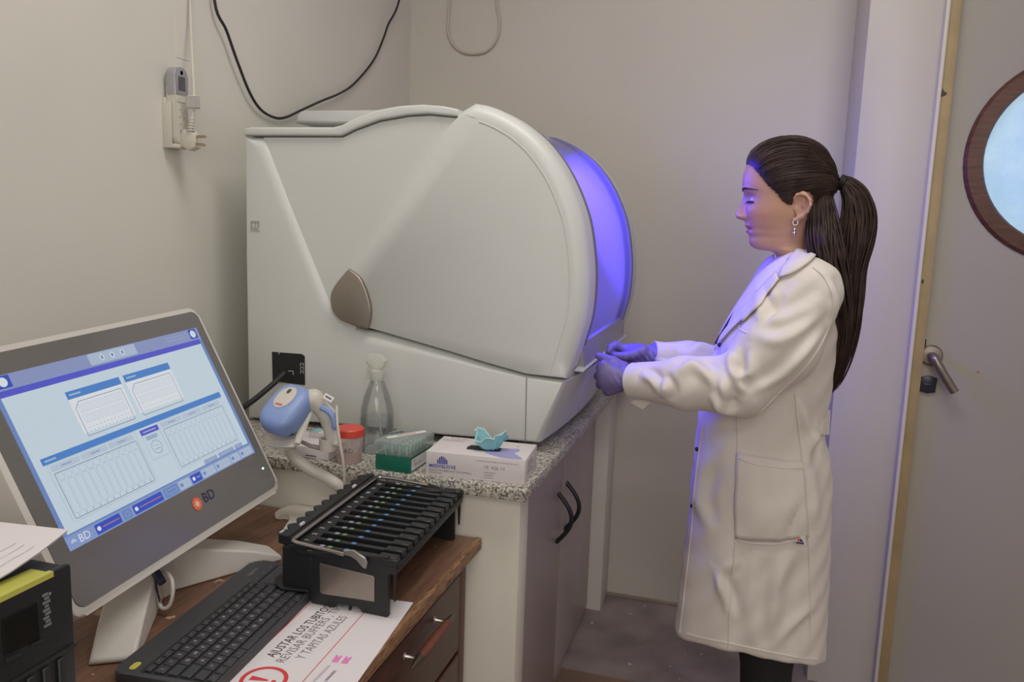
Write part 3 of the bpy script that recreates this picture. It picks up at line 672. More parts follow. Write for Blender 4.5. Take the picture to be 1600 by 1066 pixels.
DARKW = wood('dark_red_brown_wood', rgb(66, 38, 32), rgb(92, 54, 44), 0.4)
desk = thing('desk', 'old brown wooden desk with worn edges and a drawer below the keyboard', 'desk', (-0.82, 0.70, 0.0))
b = MB(); b.box((-1.19, 0.06, 0.700), (-0.444, 1.334, 0.722), 0.003); b.build('desktop', TOPW, desk)
b = MB(); b.box((-0.452, 0.06, 0.7005), (-0.4405, 1.335, 0.7226), 0.0025); b.build('edge_lipping', EDGEW, desk)
b = MB(); b.box((-1.16, 0.10, 0.05), (-0.487, 1.322, 0.700)); b.build('carcass', DARKW, desk)
b = MB(); b.box((-0.487, 1.292, 0.02), (-0.466, 1.3235, 0.6995), 0.0015); b.box((-0.487, 0.62, 0.02), (-0.466, 0.65, 0.6995), 0.0015); b.box((-0.487, 0.65, 0.672), (-0.466, 1.292, 0.6995), 0.001); 
fr = b.build('front_frame', DARKW, desk); fr['kind'] = 'stuff'
CHROME = mat('dull_chrome', rgb(190, 182, 180), 0.25, 1.0); TEAK = mat('teak_grip', rgb(112, 66, 50), 0.4, 0, 0.2, 30, stretch=(1, 8, 1)); PEW = mat('pewter_grip_end', rgb(108, 98, 88), 0.35, 0.8)
for z0, z1 in ((0.522, 0.668), (0.30, 0.512), (0.06, 0.29)):
    b = MB(); b.box((-0.486, 0.655, z0), (-0.464, 1.287, z1), 0.002); d = b.build('drawer', DARKW, desk)
    zc = (z0+z1)/2+0.045 if z0 > 0.5 else (z0+z1)/2
    for yy in (1.045, 1.165):
        b = MB(); b.lathe([(0.006, 0), (0.0035, 0.003), (0.003, 0.024), (0.0, 0.024)], (-0.464, yy, zc), 'X', 12); b.build('post', CHROME, d)
    b = MB(); yy = [1.015, 1.03, 1.05, 1.08, 1.105, 1.13, 1.16, 1.18, 1.195]; rr = [0.001, 0.005, 0.0075, 0.0085, 0.0085, 0.0085, 0.0075, 0.005, 0.001]
    b.tube([(-0.440, y, zc) for y in yy[:3]], rr[:3], 10); b.tube([(-0.440, y, zc) for y in yy[6:]], rr[6:], 10); b.tube([(-0.440, y, zc) for y in yy[2:7]], rr[2:7], 10, m=1)
    b.build('handle', [PEW, TEAK], d)

# printed notice lying on the desk
PAPER = mat('white_paper', rgb(226, 220, 222), 0.7)
R0 = math.radians(-5.2)
pn = thing('notice_sheet', 'white printed notice with red warning ring lying under the black rack', 'paper', (-0.456, 1.057, 0.7225), (0, 0, 0))
u_ = Vector((0.020, -0.217, 0)).normalized(); ex = -u_; ey = Vector((0, 0, 1)).cross(ex)   # ex: reading direction (away), ey: towards the monitor
PO = Vector((-0.456, 1.057, 0.7224))
b = MB(); b.box((-0.42, 0, 0), (0, 0.205, 0.0004), mtx=frame(PO, ex, ey)); b.build('sheet', PAPER, pn, smooth=False)
def on_paper(q, dz=0.0006): return Vector((q[0], q[1], 0.7224+dz))
BK = mat('black_ink', rgb(52, 50, 54), 0.7); GK = mat('grey_ink', rgb(128, 124, 132), 0.7); RK = mat('red_ink_print', rgb(216, 66, 70), 0.6); PK = mat('pink_highlighter', rgb(236, 110, 190), 0.6)
def fit_text(b, s, p, q, h, m=0, bold=0.0):
    """text running from desk point p to desk point q with letter height h"""
    p = on_paper(p); q = on_paper(q); t = MB(); t.text(s, h/0.7, Matrix.Identity(4), 0, bold=bold)
    wd = max(v[0] for v in t.v); k = (q-p).length/wd; X = (q-p).normalized(); Y = Vector((0, 0, 1)).cross(X)
    M_ = frame(p, X, Y) @ Matrix.Diagonal((k, 1, 1, 1)); b.add([M_ @ Vector(v) for v in t.v], t.f, m)
b = MB()
fit_text(b, 'AJUSTAR LOS TUBITOS', [(-0.5709,0.8514)][0], [(-0.5690,1.0016)][0], 0.0135, bold=0.0001); b.build('first_line', BK, pn, smooth=False)
b = MB(); fit_text(b, 'REVISAR BUFFERS , TIPS', [(-0.5514,0.8437)][0], [(-0.5540,1.0115)][0], 0.0135); fit_text(b, 'Y TAPITAS AZULES', [(-0.5323,0.8604)][0], [(-0.5325,0.9817)][0], 0.0135); b.build('grey_lines', GK, pn, smooth=False)
b = MB()
for p, q in ([(-0.5878,0.7779),(-0.6006,1.0094)], [(-0.4987,0.7941),(-0.5109,1.0022)]):
    p = on_paper(p); q = on_paper(q); b.tube([p, q], 0.0006, 4)
c = on_paper([(-0.5479,0.8027)][0]); R_ = 0.030
b.grid([[(c.x+r*math.cos(2*PI*i/40), c.y+r*math.sin(2*PI*i/40), c.z) for i in range(40)] for r in (R_-0.0055, R_)], closed=True)
Mx = frame(c, ex, ey); b.add([Mx @ Vector(v) for v in [(-0.0050, 0.018, 0), (-0.0016, -0.006, 0), (0.0016, -0.006, 0), (0.0050, 0.018, 0)]], [[0, 1, 2, 3]])
b.add([Mx @ Vector((0.0030*math.cos(2*PI*i/16), -0.0135+0.0030*math.sin(2*PI*i/16), 0)) for i in range(16)], [list(range(16))])
b.build('red_print', RK, pn, smooth=False)
b = MB()
for q in [(-0.4868,0.8770),(-0.4735,0.8786)]:
    q = on_paper(q)
    for k in range(3): b.box((-0.009, -0.0045+0.003*k, 0), (0.008-0.003*(k % 2), -0.0025+0.003*k, 0.0003), mtx=frame(q, ex, ey))
b.build('pink_marks', PK, pn, smooth=False)
b = MB()
for p, q in ([(-0.4875,0.8201),(-0.4870,0.8606)], [(-0.4740,0.8249),(-0.4742,0.8509)]):
    p = on_paper(p); q = on_paper(q); X = (q-p)
    for k in range(7): b.box((0, -0.002, 0), (0.005, 0.002, 0.0002), mtx=frame(p+X*(k/7), ex, ey))
b.build('pale_print', mat('pale_pencil', rgb(198, 190, 200), 0.7), pn, smooth=False)

# keyboard with touchpad
KB = mat('charcoal_plastic', rgb(64, 64, 68), 0.5, 0, 0.05, 200); KEY = mat('key_plastic', rgb(58, 58, 61), 0.45); LEG = mat('key_legend', rgb(205, 205, 205), 0.6); YEL = mat('lime_yellow', rgb(196, 192, 84), 0.5)
kang = math.atan2(0.085, 0.9964)
kb = thing('keyboard', 'charcoal wireless keyboard with touchpad and yellow button in front of the monitor', 'keyboard', (-0.750, 1.078, 0.7222), (0, 0, kang))
# local: x across (away from monitor), y negative towards the near end
KL, KW = 0.345, 0.140
def rrect(x0, y0, x1, y1, r, n=5):
    o = []
    for cx, cy, a0 in ((x1-r, y1-r, 0), (x0+r, y1-r, PI/2), (x0+r, y0+r, PI), (x1-r, y0+r, 1.5*PI)):
        o += [(cx+r*math.cos(a0+PI/2*i/n), cy+r*math.sin(a0+PI/2*i/n)) for i in range(n+1)]
    return o
b = MB(); b.prism(rrect(0, -KL, KW, 0, 0.016), 'Z', 0.001, 0.015, 0.003, 2); b.build('case', KB, kb, local=True)
WELLM = mat('key_well', rgb(34, 34, 36), 0.6)
rows_ = [(0.0405, 0.010), (0.0535, 0.0155), (0.0715, 0.0155), (0.0895, 0.0155), (0.1075, 0.0155), (0.1255, 0.0125)]
y_start = -KL+0.010
b = MB(); b.prism(rrect(0.036, y_start-0.002, 0.1335, y_start+0.256, 0.003), 'Z', 0.0148, 0.0153); b.build('key_bed', WELLM, kb, local=True)
keycache = {}
def key(xc, wx, yc, wy):
    k = (round(wx, 4), round(wy, 4))
    if k not in keycache:
        t = MB(); t.box((-wx/2, -wy/2, 0), (wx/2, wy/2, 0.0028), 0.0009, 1); o = t.build('key', KEY, kb, local=True); keycache[k] = o.data
    else:
        o = bpy.data.objects.new('key', keycache[k]); COL.objects.link(o); o.parent = kb
    o.location = (xc, yc, 0.0150); return o
pit = 0.01705; legends = []
lines = [None, list('|1234567890?-'), list(' QWERTYUIOP+*'), list(' ASDFGHJKL~{}'), list(' <ZXCVBNM,.-'), None]
for ri, (x, h) in enumerate(rows_):
    xc = x+h/2
    if ri == 0:
        for c_ in range(15): key(xc, h-0.0015, y_start+0.008+c_*pit, 0.0148); legends.append(('F', xc, y_start+0.008+c_*pit, 0.4))
    elif ri == 5:
        pos = 0
        for wd in (1, 1, 1.25, 1.25, 5.2, 1, 1, 1, 1.15):
            yc = y_start+pit*(pos+wd/2); key(xc, h-0.0015, yc, wd*pit-0.0018)
            if wd < 2: legends.append(('=', xc, yc, 0.5))
            pos += wd
    else:
        first = (0, 1, 1.4, 1.7, 1.25)[ri] if ri > 1 else 1; first = {1: 1, 2: 1.4, 3: 1.7, 4: 1.25}[ri]
        y = y_start; wd = first; lst = lines[ri]; tot = 14.85*pit
        k = 0
        while y < y_start+tot-0.004:
            wd2 = (first if k == 0 else 1)*pit
            if y+wd2 > y_start+tot-0.6*pit: wd2 = y_start+tot-y
            key(xc, h-0.0018, y+wd2/2, wd2-0.0018)
            if k < len(lst) and lst[k] != ' ': legends.append((lst[k], xc, y+wd2/2, 0.9))
            y += wd2; k += 1
b = MB()
for t, x, y, s in legends:
    b.text(t, 0.0072*s, frame((x, y-0.002, 0.0180), (0, 1, 0), (-1, 0, 0)), 0)
o = b.build('key_legends', LEG, kb, local=True, smooth=False); o['kind'] = 'stuff'
b = MB(); b.prism(rrect(0.052, -0.074, 0.128, -0.012, 0.004), 'Z', 0.0150, 0.0156, 0.0003, 1); b.build('touchpad', mat('touchpad_plastic', rgb(72, 72, 76), 0.4), kb, local=True)
b = MB(); b.box((0.047, -0.074, 0.0150), (0.0495, -0.012, 0.0158)); b.build('media_strip', WELLM, kb, local=True)
b = MB()
for yy in (-0.064, -0.042, -0.020): b.lathe([(0.0013, 0.0151), (0.0, 0.0154)], (0.040, yy, 0), 'Z', 8)
b.text('logitech', 0.0085, frame((0.022, -0.058, 0.0153), (0, 1, 0), (-1, 0, 0)), 0); b.build('white_print', mat('grey_logo', rgb(140, 140, 144), 0.6), kb, local=True, smooth=False)
b = MB(); b.prism(rrect(0.018, -KL+0.010, 0.027, -KL+0.027, 0.0042), 'Z', 0.0150, 0.0162, 0.0004, 1); b.build('yellow_button', YEL, kb, local=True)
b = MB(); b.box((0.110, -0.0765, 0.0150), (0.130, -0.0752, 0.0156)); b.build('yellow_line', YEL, kb, local=True)

# rack of sample lanes
RB_ = mat('black_rack_plastic', rgb(33, 34, 37), 0.42, 0, 0.05, 100); RB2 = mat('rack_dark_base', rgb(24, 25, 27), 0.5)
rk = thing('sample_rack', 'black sample rack of twelve numbered lanes with steel bail on the desk', 'rack', (-0.54, 1.15, 0.7228))
near = [(-0.5991,0.8054),(-0.4715,0.8165),(-0.4705,0.7259),(-0.4745,0.7226),(-0.5140,0.7240),(-0.5192,0.7331),(-0.5541,0.7310),(-0.5605,0.7187),(-0.5962,0.7195),(-0.5994,0.7250)]
near = [(p[0], max(p[1], 0.7230)) for p in near]
b = MB(); b.prism(near, 'Y', 1.000, 1.007, 0.0012, 1); b.build('end_panel', RB_, rk)
b = MB(); b.prism([(p[0]-0.012, p[1]) for p in near], 'Y', 1.300, 1.307, 0.0012, 1); b.build('end_panel', RB_, rk)
STL = mat('rack_steel_plate', rgb(170, 160, 150), 0.35, 0.9, 0.08, 20)
pl = [(-0.5830,0.7898),(-0.4967,0.7844),(-0.4931,0.7815),(-0.4928,0.7448),(-0.5798,0.7422),(-0.5825,0.7453)]
b = MB(); b.prism(pl, 'Y', 0.9985, 1.0002, 0.0004, 1); b.build('steel_plate', STL, rk)
b = MB(); q = [(-0.5361,0.7342),(-0.5360,0.7190),(-0.5329,0.7196),(-0.5329,0.7347)]; b.prism(q, 'Y', 1.001, 1.006); b.build('locating_peg', RB_, rk)
ZT = 0.815
b = MB(); b.prism([(-0.622, 0.998), (-0.458, 1.003), (-0.475, 1.322), (-0.640, 1.317)], 'Z', 0.797, 0.8035, 0.001, 1); b.build('deck', RB2, rk)
SH = -0.053    # the deck leans slightly left with distance
CHW = mat('white_chip', rgb(150, 152, 162), 0.5); CHG = mat('green_chip', rgb(112, 142, 92), 0.5); CHB = mat('blue_chip', rgb(86, 130, 180), 0.5)
for i in range(13):
    y = 1.010+i*0.0252; sx_ = (y-1.0)*SH
    b = MB(); b.box((-0.606+sx_, y-0.0042, 0.803), (-0.486+sx_, y+0.0042, 0.8125), 0.0006, 1)
    b.box((-0.490+sx_, y-0.0075, 0.803), (-0.460+sx_, y+0.0075, 0.8150), 0.0012, 1)
    b.box((-0.492+sx_, y+0.0075, 0.803), (-0.475+sx_, y+0.012, 0.8090), 0.0006, 1)
    for x0, mm in ((-0.588, 1), (-0.575, 2), (-0.547, 3)): b.box((x0+sx_, y-0.0033, 0.8126), (x0+0.0072+sx_, y+0.0033, 0.8130), m=mm)
    b.build('lane_bar', [RB_, CHW, CHG, CHB], rk)
b = MB(); b.prism([(-0.634, 0.998), (-0.606, 0.999), (-0.6235, 1.320), (-0.652, 1.318)], 'Z', 0.803, 0.8118, 0.001, 1); b.build('number_strip', RB_, rk)
b = MB()
for i in range(12):
    y = 1.0226+i*0.0252; b.text(str(i+1), 0.0105, frame((-0.617+(y-1)*SH, y-0.003*len(str(i+1)), 0.8122), (0, 1, 0), (-1, 0, 0)), 0, align='LEFT', bold=0.0002)
o = b.build('lane_numbers', LEG, rk, smooth=False)
b = MB(); b.prism([(-0.4755, 1.000), (-0.459, 1.0005), (-0.476, 1.322), (-0.4925, 1.321)], 'Z', 0.790, 0.803, 0.001, 1); b.build('side_rail', RB_, rk)
# toothed flange on the left
P = []; n_t = 11
for i in range(n_t):
    y0 = 1.005+i*0.0285
    for k in range(6): a = PI*k/5; P.append((-0.655+(y0-1)*SH-0.009*math.sin(a), y0+0.0235*k/5))
    P.append((-0.652+(y0-1)*SH, y0+0.026))
P += [(-0.652-0.018, 1.322), (-0.639-0.017, 1.322), (-0.638, 1.004)]
b = MB(); b.prism(P, 'Z', 0.818, 0.8215); b.build('toothed_flange', RB_, rk)
b = MB(); b.prism([(-0.640, 1.004), (-0.632, 1.004), (-0.649, 1.320), (-0.657, 1.320)], 'Z', 0.790, 0.8195); b.build('flange_web', RB_, rk)
b = MB()
for yy in (1.045, 1.235): b.box((-0.6435+(yy-1)*SH, yy, 0.8215), (-0.6395+(yy-1)*SH, yy+0.012, 0.826), 0.0008, 1)
for yy in (1.012, 1.012): b.box((-0.660, yy, 0.8212), (-0.6565, yy+0.010, 0.8222))
b.build('white_clip', LEG, rk)
b = MB(); b.box((-0.648, 1.001, 0.7412), (-0.599, 1.022, 0.806), 0.001, 1); b.build('corner_post', RB_, rk)
b = MB(); b.box((-0.648, 1.285, 0.7230), (-0.612, 1.306, 0.806), 0.001, 1); b.build('corner_post', RB_, rk)
b = MB(); b.prism([(-0.6713,1.0156),(-0.6700,1.0454),(-0.6280,1.0442),(-0.5994,0.9965),(-0.6420,0.9894),(-0.6593,0.9989)], 'Z', 0.7412, 0.7450, 0.001, 1); b.build('foot_flap', RB_, rk)
b = MB(); b.prism([(-0.660, 1.010), (-0.640, 1.004), (-0.640, 1.018), (-0.652, 1.026)], 'Z', 0.806, 0.8185); b.build('corner_bracket', RB_, rk)
for px_, py_ in ((-0.4625, 1.004), (-0.4805, 1.318)):
    b = MB(); b.lathe([(0.0, -0.050), (0.0016, -0.048), (0.0028, -0.02), (0.003, -0.001), (0.0, 0.0)], (px_, py_, 0.797), 'Z', 10); b.build('guide_pin', RB_, rk)
    b = MB(); b.box((px_-0.016, py_-0.006, 0.803), (px_+0.006, py_+0.006, 0.8135), 0.001, 1); b.build('corner_block', RB_, rk)
b = MB(); BZ = 0.818
bp_ = [(-0.540, 0.9955, 0.812)]+spline([(-0.600, 0.9960, BZ-0.002), (-0.622, 0.9965, BZ), (-0.6285, 1.000, BZ), (-0.6305, 1.010, BZ)], 4)+[(-0.6465, 1.305, BZ)]+spline([(-0.647, 1.314, BZ), (-0.645, 1.319, BZ), (-0.636, 1.322, BZ), (-0.61, 1.3225, BZ)], 4)+[(-0.545, 1.3225, 0.814)]
b.tube(bp_, 0.0030, 8); b.build('bail', CHROME, rk)
b = MB(); lv = [(-0.5404,0.8189),(-0.5249,0.8218),(-0.5052,0.8126),(-0.5016,0.8053),(-0.5041,0.7961),(-0.5092,0.7972),(-0.5186,0.8085),(-0.5279,0.8125),(-0.5399,0.8120)]
b.prism(lv, 'Y', 0.9925, 0.9960, 0.0008, 1); b.build('bail_lever', mat('lever_steel', rgb(182, 178, 174), 0.35, 0.8), rk)
b = MB(); b.prism([(-0.56, 0.812), (-0.545, 0.818), (-0.522, 0.812), (-0.520, 0.800), (-0.53, 0.803)], 'Y', 1.3245, 1.3280); b.build('bail_lever', STL, rk)

# uninterruptible power box with paper on top
ups = thing('power_backup_box', 'black upright power backup box with small screen and yellow label', 'power box', (-0.72, 0.48, 0.722))
UB = mat('black_ups_shell', rgb(34, 37, 39), 0.55, 0, 0.08, 300); UB2 = mat('ups_front_plastic', rgb(27, 29, 31), 0.4)
b = MB(); b.box((-0.86, 0.395, 0.722), (-0.598, 0.563, 0.968), 0.003); b.build('shell', UB, ups)
b = MB(); b.box((-0.600, 0.395, 0.725), (-0.592, 0.564, 0.970), 0.003); b.build('front_panel', UB2, ups)
b = MB(); b.prism([(0.4890,0.9505),(0.5242,0.9497),(0.5253,0.9134),(0.4891,0.9163)], 'X', -0.5935, -0.5908, 0.0008, 1); b.build('screen_window', mat('ups_glass', rgb(14, 20, 20), 0.12), ups)
b = MB()
b = MB(); b.prism([(0.5159,0.9140),(0.5293,0.9126),(0.5291,0.9095),(0.5157,0.9110)], 'X', -0.5935, -0.5911); bt = b.build('button', UB, ups)
b = MB(); b.prism([(0.4902,0.9133),(0.5065,0.9117),(0.5063,0.9081),(0.4899,0.9099)], 'X', -0.5935, -0.5911); b.build('button', UB, ups)
VZ = (-0.5920,0.5692,0.8879)[2]
for k in range(9):
    yy = 0.410+k*0.0165
    b = MB(); b.box((-0.594, yy, 0.735), (-0.5895, yy+0.008, VZ-0.004), 0.001, 1); b.build('vent_rib', UB, ups)
b = MB(); b.box((-0.594, 0.398, VZ-0.001), (-0.5905, 0.564, VZ+0.002)); b.build('groove_strip', UB, ups)
GM = mat('grey_marking', rgb(120, 124, 126), 0.6)
b = MB()
MK = [(0.5300,0.9463),(0.5347,0.9217)]
for k in range(9): b.box((-0.5918, MK[0][0]+0.002*(k % 2), MK[1][1]+k*0.0037), (-0.5911, MK[0][0]+0.008-0.001*(k % 3), MK[1][1]+0.0024+k*0.0037))
b.build('vertical_marking', GM, ups, smooth=False)
b = MB(); 
for q in ((0.5385, 0.951), (0.509, 0.948)): b.ball((-0.5918, q[0], q[1]), (0.0008, 0.0016, 0.0016), 8, 6)
b.build('indicator', GM, ups)
b = MB(); b.prism([(-0.628, 0.400), (-0.5975, 0.400), (-0.5975, 0.5435), (-0.618, 0.5435)], 'Z', 0.9681, 0.9688); b.box((-0.5975, 0.400, 0.9655), (-0.5917, 0.5435, 0.9706)); b.build('yellow_label', mat('yellow_label', rgb(196, 194, 92), 0.5), ups, smooth=False)
nt_ = thing('note_sheets', 'loose white note sheets with red handwriting on the black power box', 'paper', (-0.72, 0.5, 0.9715))
rows = []
A_, B_, C_, D_2 = Vector((-0.607, 0.577, 0.996)), Vector((-0.722, 0.602, 0.978)), Vector((-0.625, 0.30, 0.9722)), Vector((-0.86, 0.33, 0.9722))
for i in range(10):
    t = i/9; r = []
    for j in range(8):
        s = j/7; p = A_.lerp(B_, s).lerp(C_.lerp(D_2, s), t); zf = 0.9722+(A_.lerp(B_, s).z-0.9722)*max(0, 1-t*2.2)**2
        r.append((p.x, p.y, zf))
    rows.append(r)
b = MB(); b.grid(rows); b.add([(x, y, z-0.0012) for r in rows for x, y, z in r], [[i*8+j, i*8+j+1, (i+1)*8+j+1, (i+1)*8+j] for i in range(9) for j in range(7)]); b.build('sheets', PAPER, nt_)
tri_ = BVHTree.FromPolygons([Vector(p) for r in rows for p in r], [[i*8+j, i*8+j+1, (i+1)*8+j+1, (i+1)*8+j] for i in range(9) for j in range(7)])
def scrib(b, s, t, ln, amp=0.002):
    pts = []
    for k in range(14):
        p = A_.lerp(B_, s).lerp(C_.lerp(D_2, s), t+ln*k/13); p = p+Vector((random.uniform(-amp, amp), 0, 0))
        h = tri_.ray_cast(Vector((p.x, p.y, 1.2)), Vector((0, 0, -1)))[0]
        if h: pts.append((h.x, h.y, h.z+0.0006))
    if len(pts) > 2: b.tube(pts, 0.0003, 4)
b = MB()
for s in (0.45, 0.55, 0.65): scrib(b, s, 0.14, 0.30)
b.build('red_handwriting', mat('red_pen', rgb(206, 140, 128), 0.7), nt_, smooth=False)
b = MB()
for s in (0.12, 0.22, 0.32): scrib(b, s, 0.10, 0.5, 0.0012)
b.build('grey_handwriting', mat('grey_pen', rgb(184, 176, 172), 0.7), nt_, smooth=False)

# bar-code scanner in its gooseneck stand
CREAM = mat('warm_white_plastic', rgb(204, 198, 188), 0.4); BLUE = mat('light_blue_plastic', rgb(136, 157, 206), 0.42)
st = thing('scanner_stand', 'warm white gooseneck scanner stand with forked base on the desk', 'stand', (-0.79, 1.29, 0.7225))
bz = 0.7225
base = [(-0.8495,1.2876),(-0.8520,1.3090),(-0.8455,1.3327),(-0.8226,1.3617),(-0.7860,1.3865),(-0.7432,1.3958),(-0.7183,1.3704),(-0.7033,1.3133),(-0.6954,1.2381),(-0.7062,1.2115),(-0.7316,1.1891),(-0.7770,1.2012),(-0.7874,1.2215),(-0.7957,1.2451),(-0.8000,1.2694),(-0.8121,1.2842),(-0.8236,1.2869),(-0.8313,1.2748),(-0.8389,1.2736)]
b = MB(); b.prism(base, 'Z', bz, bz+0.009, 0.003, 2); b.build('base', CREAM, st)
neck = spline([(-0.7996,1.2620,0.8736),(-0.7912,1.2700,0.8514),(-0.7684,1.2770,0.8323),(-0.7408,1.2830,0.8190),(-0.7140,1.2880,0.8034),(-0.6963,1.3000,0.7806)] + [(-0.686, 1.318, 0.795), (-0.686, 1.322, 0.730)], 14)
b = MB(); b.tube(neck, [0.0112+0.0004*math.sin(i*2.3) for i in range(len(neck))], 14); b.build('gooseneck', CREAM, st)
# cradle: flat tongue under the nose, side arm and ring
b = MB()
tongue = [(-0.8266,1.2150,0.8926),(-0.8227,1.2150,0.8852),(-0.7922,1.2150,0.8870),(-0.7612,1.2200,0.8922),(-0.7577,1.2400,0.9023),(-0.7604,1.2600,0.9236)]
def thick(pts, d, th):
    d = Vector(d).normalized(); return [Vector(p)+d*th for p in pts]
tg = [Vector(p) for p in [(-0.8173,1.2050,0.8915),(-0.8277,1.2350,0.9103),(-0.8240,1.2500,0.9156),(-0.7783,1.2500,0.9120),(-0.7515,1.2150,0.9022),(-0.7596,1.2050,0.8945),(-0.7909,1.2030,0.8909)]]
ctr = sum(tg, Vector())/len(tg); nrm = (tg[1]-ctr).cross(tg[4]-ctr).normalized()
if nrm.z < 0: nrm = -nrm
tg = [p-nrm*0.004 for p in tg]; lo_ = [p-nrm*0.004 for p in tg]; n7 = len(tg)
b.add([*tg, *lo_], [list(range(n7)), list(range(n7, 2*n7))[::-1]]+[[i, n7+i, n7+(i+1) % n7, (i+1) % n7] for i in range(n7)])
b.build('cradle_tongue', CREAM, st)
b = MB(); b.tube([(-0.7535,1.2140,0.8976),(-0.7550,1.2250,0.9087),(-0.7549,1.2400,0.9265),(-0.7515,1.2520,0.9456),(-0.7511,1.2580,0.9515)], [0.006, 0.0075, 0.0075, 0.006, 0.004], 8, flat=0.7); b.build('cradle_arm', CREAM, st)
b = MB(); b.tube([(-0.7916,1.2580,0.8781),(-0.7789,1.2680,0.8855),(-0.7599,1.2700,0.8785),(-0.7410,1.2720,0.8765)], [0.005, 0.004, 0.004, 0.005], 8); b.build('cradle_bar', mat('warm_grey_plastic', rgb(160, 152, 145), 0.45), st)
cr = Vector((-0.7250,1.2720,0.8856)); b = MB(); b.lathe([(0.0125, -0.011), (0.0155, -0.011), (0.0158, 0.011), (0.0125, 0.011), (0.0125, -0.011)], cr, 'Z', 24); b.tube([cr+Vector((0.012, -0.004, 0.004)), cr+Vector((0.024, -0.004, 0.004))], 0.005, 8); b.build('cradle_ring', CREAM, st)

sc = thing('barcode_scanner', 'light blue and cream handheld barcode scanner resting in its gooseneck stand', 'scanner', tuple(Vector((-0.7845,1.2350,0.9531))))
hc = np.array((-0.7859,1.2350,0.9518)); ax_n = np.array((-0.16, -0.80, -0.58)); ax_n /= np.linalg.norm(ax_n)
ax_u = np.array((0.05, -0.62, 0.78)); ax_u -= ax_n*(ax_u@ax_n); ax_u /= np.linalg.norm(ax_u); ax_s = np.cross(ax_n, ax_u)
ROT = np.stack([ax_s, ax_n, ax_u], 1)
Mh = Matrix([[*ROT[i], hc[i]] for i in range(3)]+[[0, 0, 0, 1]])
h_end = np.array((-0.7158,1.2720,0.8940)); h_mid = np.array((-0.7267,1.2750,0.9381)); h_top = np.array((-0.7499,1.2650,0.9693))
def head_sdf(P):
    q = (P-hc)@ROT; k = 3.3
    r = np.array((0.0365, 0.050, 0.027)); a = np.abs(q/r); d = ((a**k).sum(-1)**(1/k)-1)*0.028
    return d
def scan_blue(P): return head_sdf(P)
V, Q = surface_nets(scan_blue, hc-0.07, hc+0.07, 0.003)
b = MB(); b.add(V, Q.tolist()); o = b.build('head_cover', BLUE, sc, angle=180)
def scan_body(P):
    d = sd_cone(P, hc+ROT@np.array((0.0, -0.025, -0.006)), h_top, 0.024, 0.016)
    d = smin(d, sd_cone(P, h_top, h_mid, 0.0165, 0.0150), 0.012); return smin(d, sd_cone(P, h_mid, h_end, 0.0150, 0.0115), 0.008)
V, Q = surface_nets(scan_body, np.minimum(hc, h_end)-0.06, np.maximum(hc, h_top)+0.06, 0.003)
b = MB(); b.add(V, Q.tolist()); b.build('body', CREAM, sc, angle=180)
def on_head(u, v, lift=0.0008):
    """point on the top of the head above local (u, v)"""
    lo, hi = 0.0, 0.05
    for _ in range(30):
        m_ = (lo+hi)/2
        if head_sdf(hc+ROT@np.array((u, v, m_))) < 0: lo = m_
        else: hi = m_
    return hc+ROT@np.array((u, v, lo+lift))
def patch(cu, cv, ru, rv, lift, n=20):
    t = MB(); t.grid([[on_head(cu+ru*k/4*math.cos(2*PI*i/n), cv+rv*k/4*math.sin(2*PI*i/n), lift) for i in range(n)] for k in range(5)], closed=True); return t
patch(0.001, -0.008, 0.0175, 0.0265, 0.0009).build('top_badge', CREAM, sc)
patch(0.002, -0.022, 0.0035, 0.006, 0.0016).build('trigger_light', mat('smoked_button', rgb(70, 70, 72), 0.3), sc)
patch(0.001, 0.011, 0.0085, 0.0022, 0.0016).build('red_logo', mat('red_print', rgb(200, 110, 110), 0.5), sc)
b = MB(); b.tube([hc+ROT@np.array((x, 0.0415-0.0105*(abs(x)/0.030)**3, -0.016)) for x in np.linspace(-0.030, 0.030, 13)], [0.0045]*13, 8, flat=1.0); b.build('reading_window', mat('dark_blue_window', rgb(50, 56, 76), 0.15), sc)
b = MB(); b.tube([Vector(p) for p in spline([(-0.7327,1.2580,0.9581),(-0.7144,1.2580,0.9516),(-0.7046,1.2590,0.9381),(-0.7020,1.2590,0.9180)], 5)], [0.003]+[0.006]*14+[0.003], 8); b.build('grip_inlay', BLUE, sc)
b = MB(); b.box((-0.009, -0.006, 0), (0.009, 0.006, 0.0008), mtx=frame(Vector((-0.7180,1.2620,0.9754)), (0.75, 0.25, -0.45), (0.2, 0.8, 0.5))); b.build('paper_label', CARD, sc)
b = MB(); b.box((-0.006, -0.0015, 0.0008), (0.006, 0.0015, 0.0013), mtx=frame(Vector((-0.7180,1.2620,0.9754)), (0.75, 0.25, -0.45), (0.2, 0.8, 0.5))); b.build('label_mark', BLK, sc)
cpts = spline([(-0.7049,1.2620,0.8954),(-0.6914,1.2400,0.9379),(-0.6848,1.2350,0.9631),(-0.6770,1.2280,0.9073),(-0.6703,1.2320,0.8599),(-0.6895,1.2700,0.8098)], 8)
cpts = spline([(-0.7161,1.2750,0.8822),(-0.7062,1.2620,0.8759),(-0.6875,1.2400,0.8911),(-0.6815,1.2360,0.9047),(-0.6772,1.2400,0.8662),(-0.6787,1.2500,0.8296),(-0.6895,1.2700,0.7913)], 8)
cpts = spline([(-0.7011,1.2620,0.9627),(-0.6931,1.2500,0.9354),(-0.6846,1.2440,0.9023),(-0.6781,1.2440,0.8674),(-0.6787,1.2500,0.8296),(-0.6851,1.2620,0.7945)], 8)
b = MB(); b.tube(cpts, 0.0024, 8); b.build('cable', CREAM, sc)

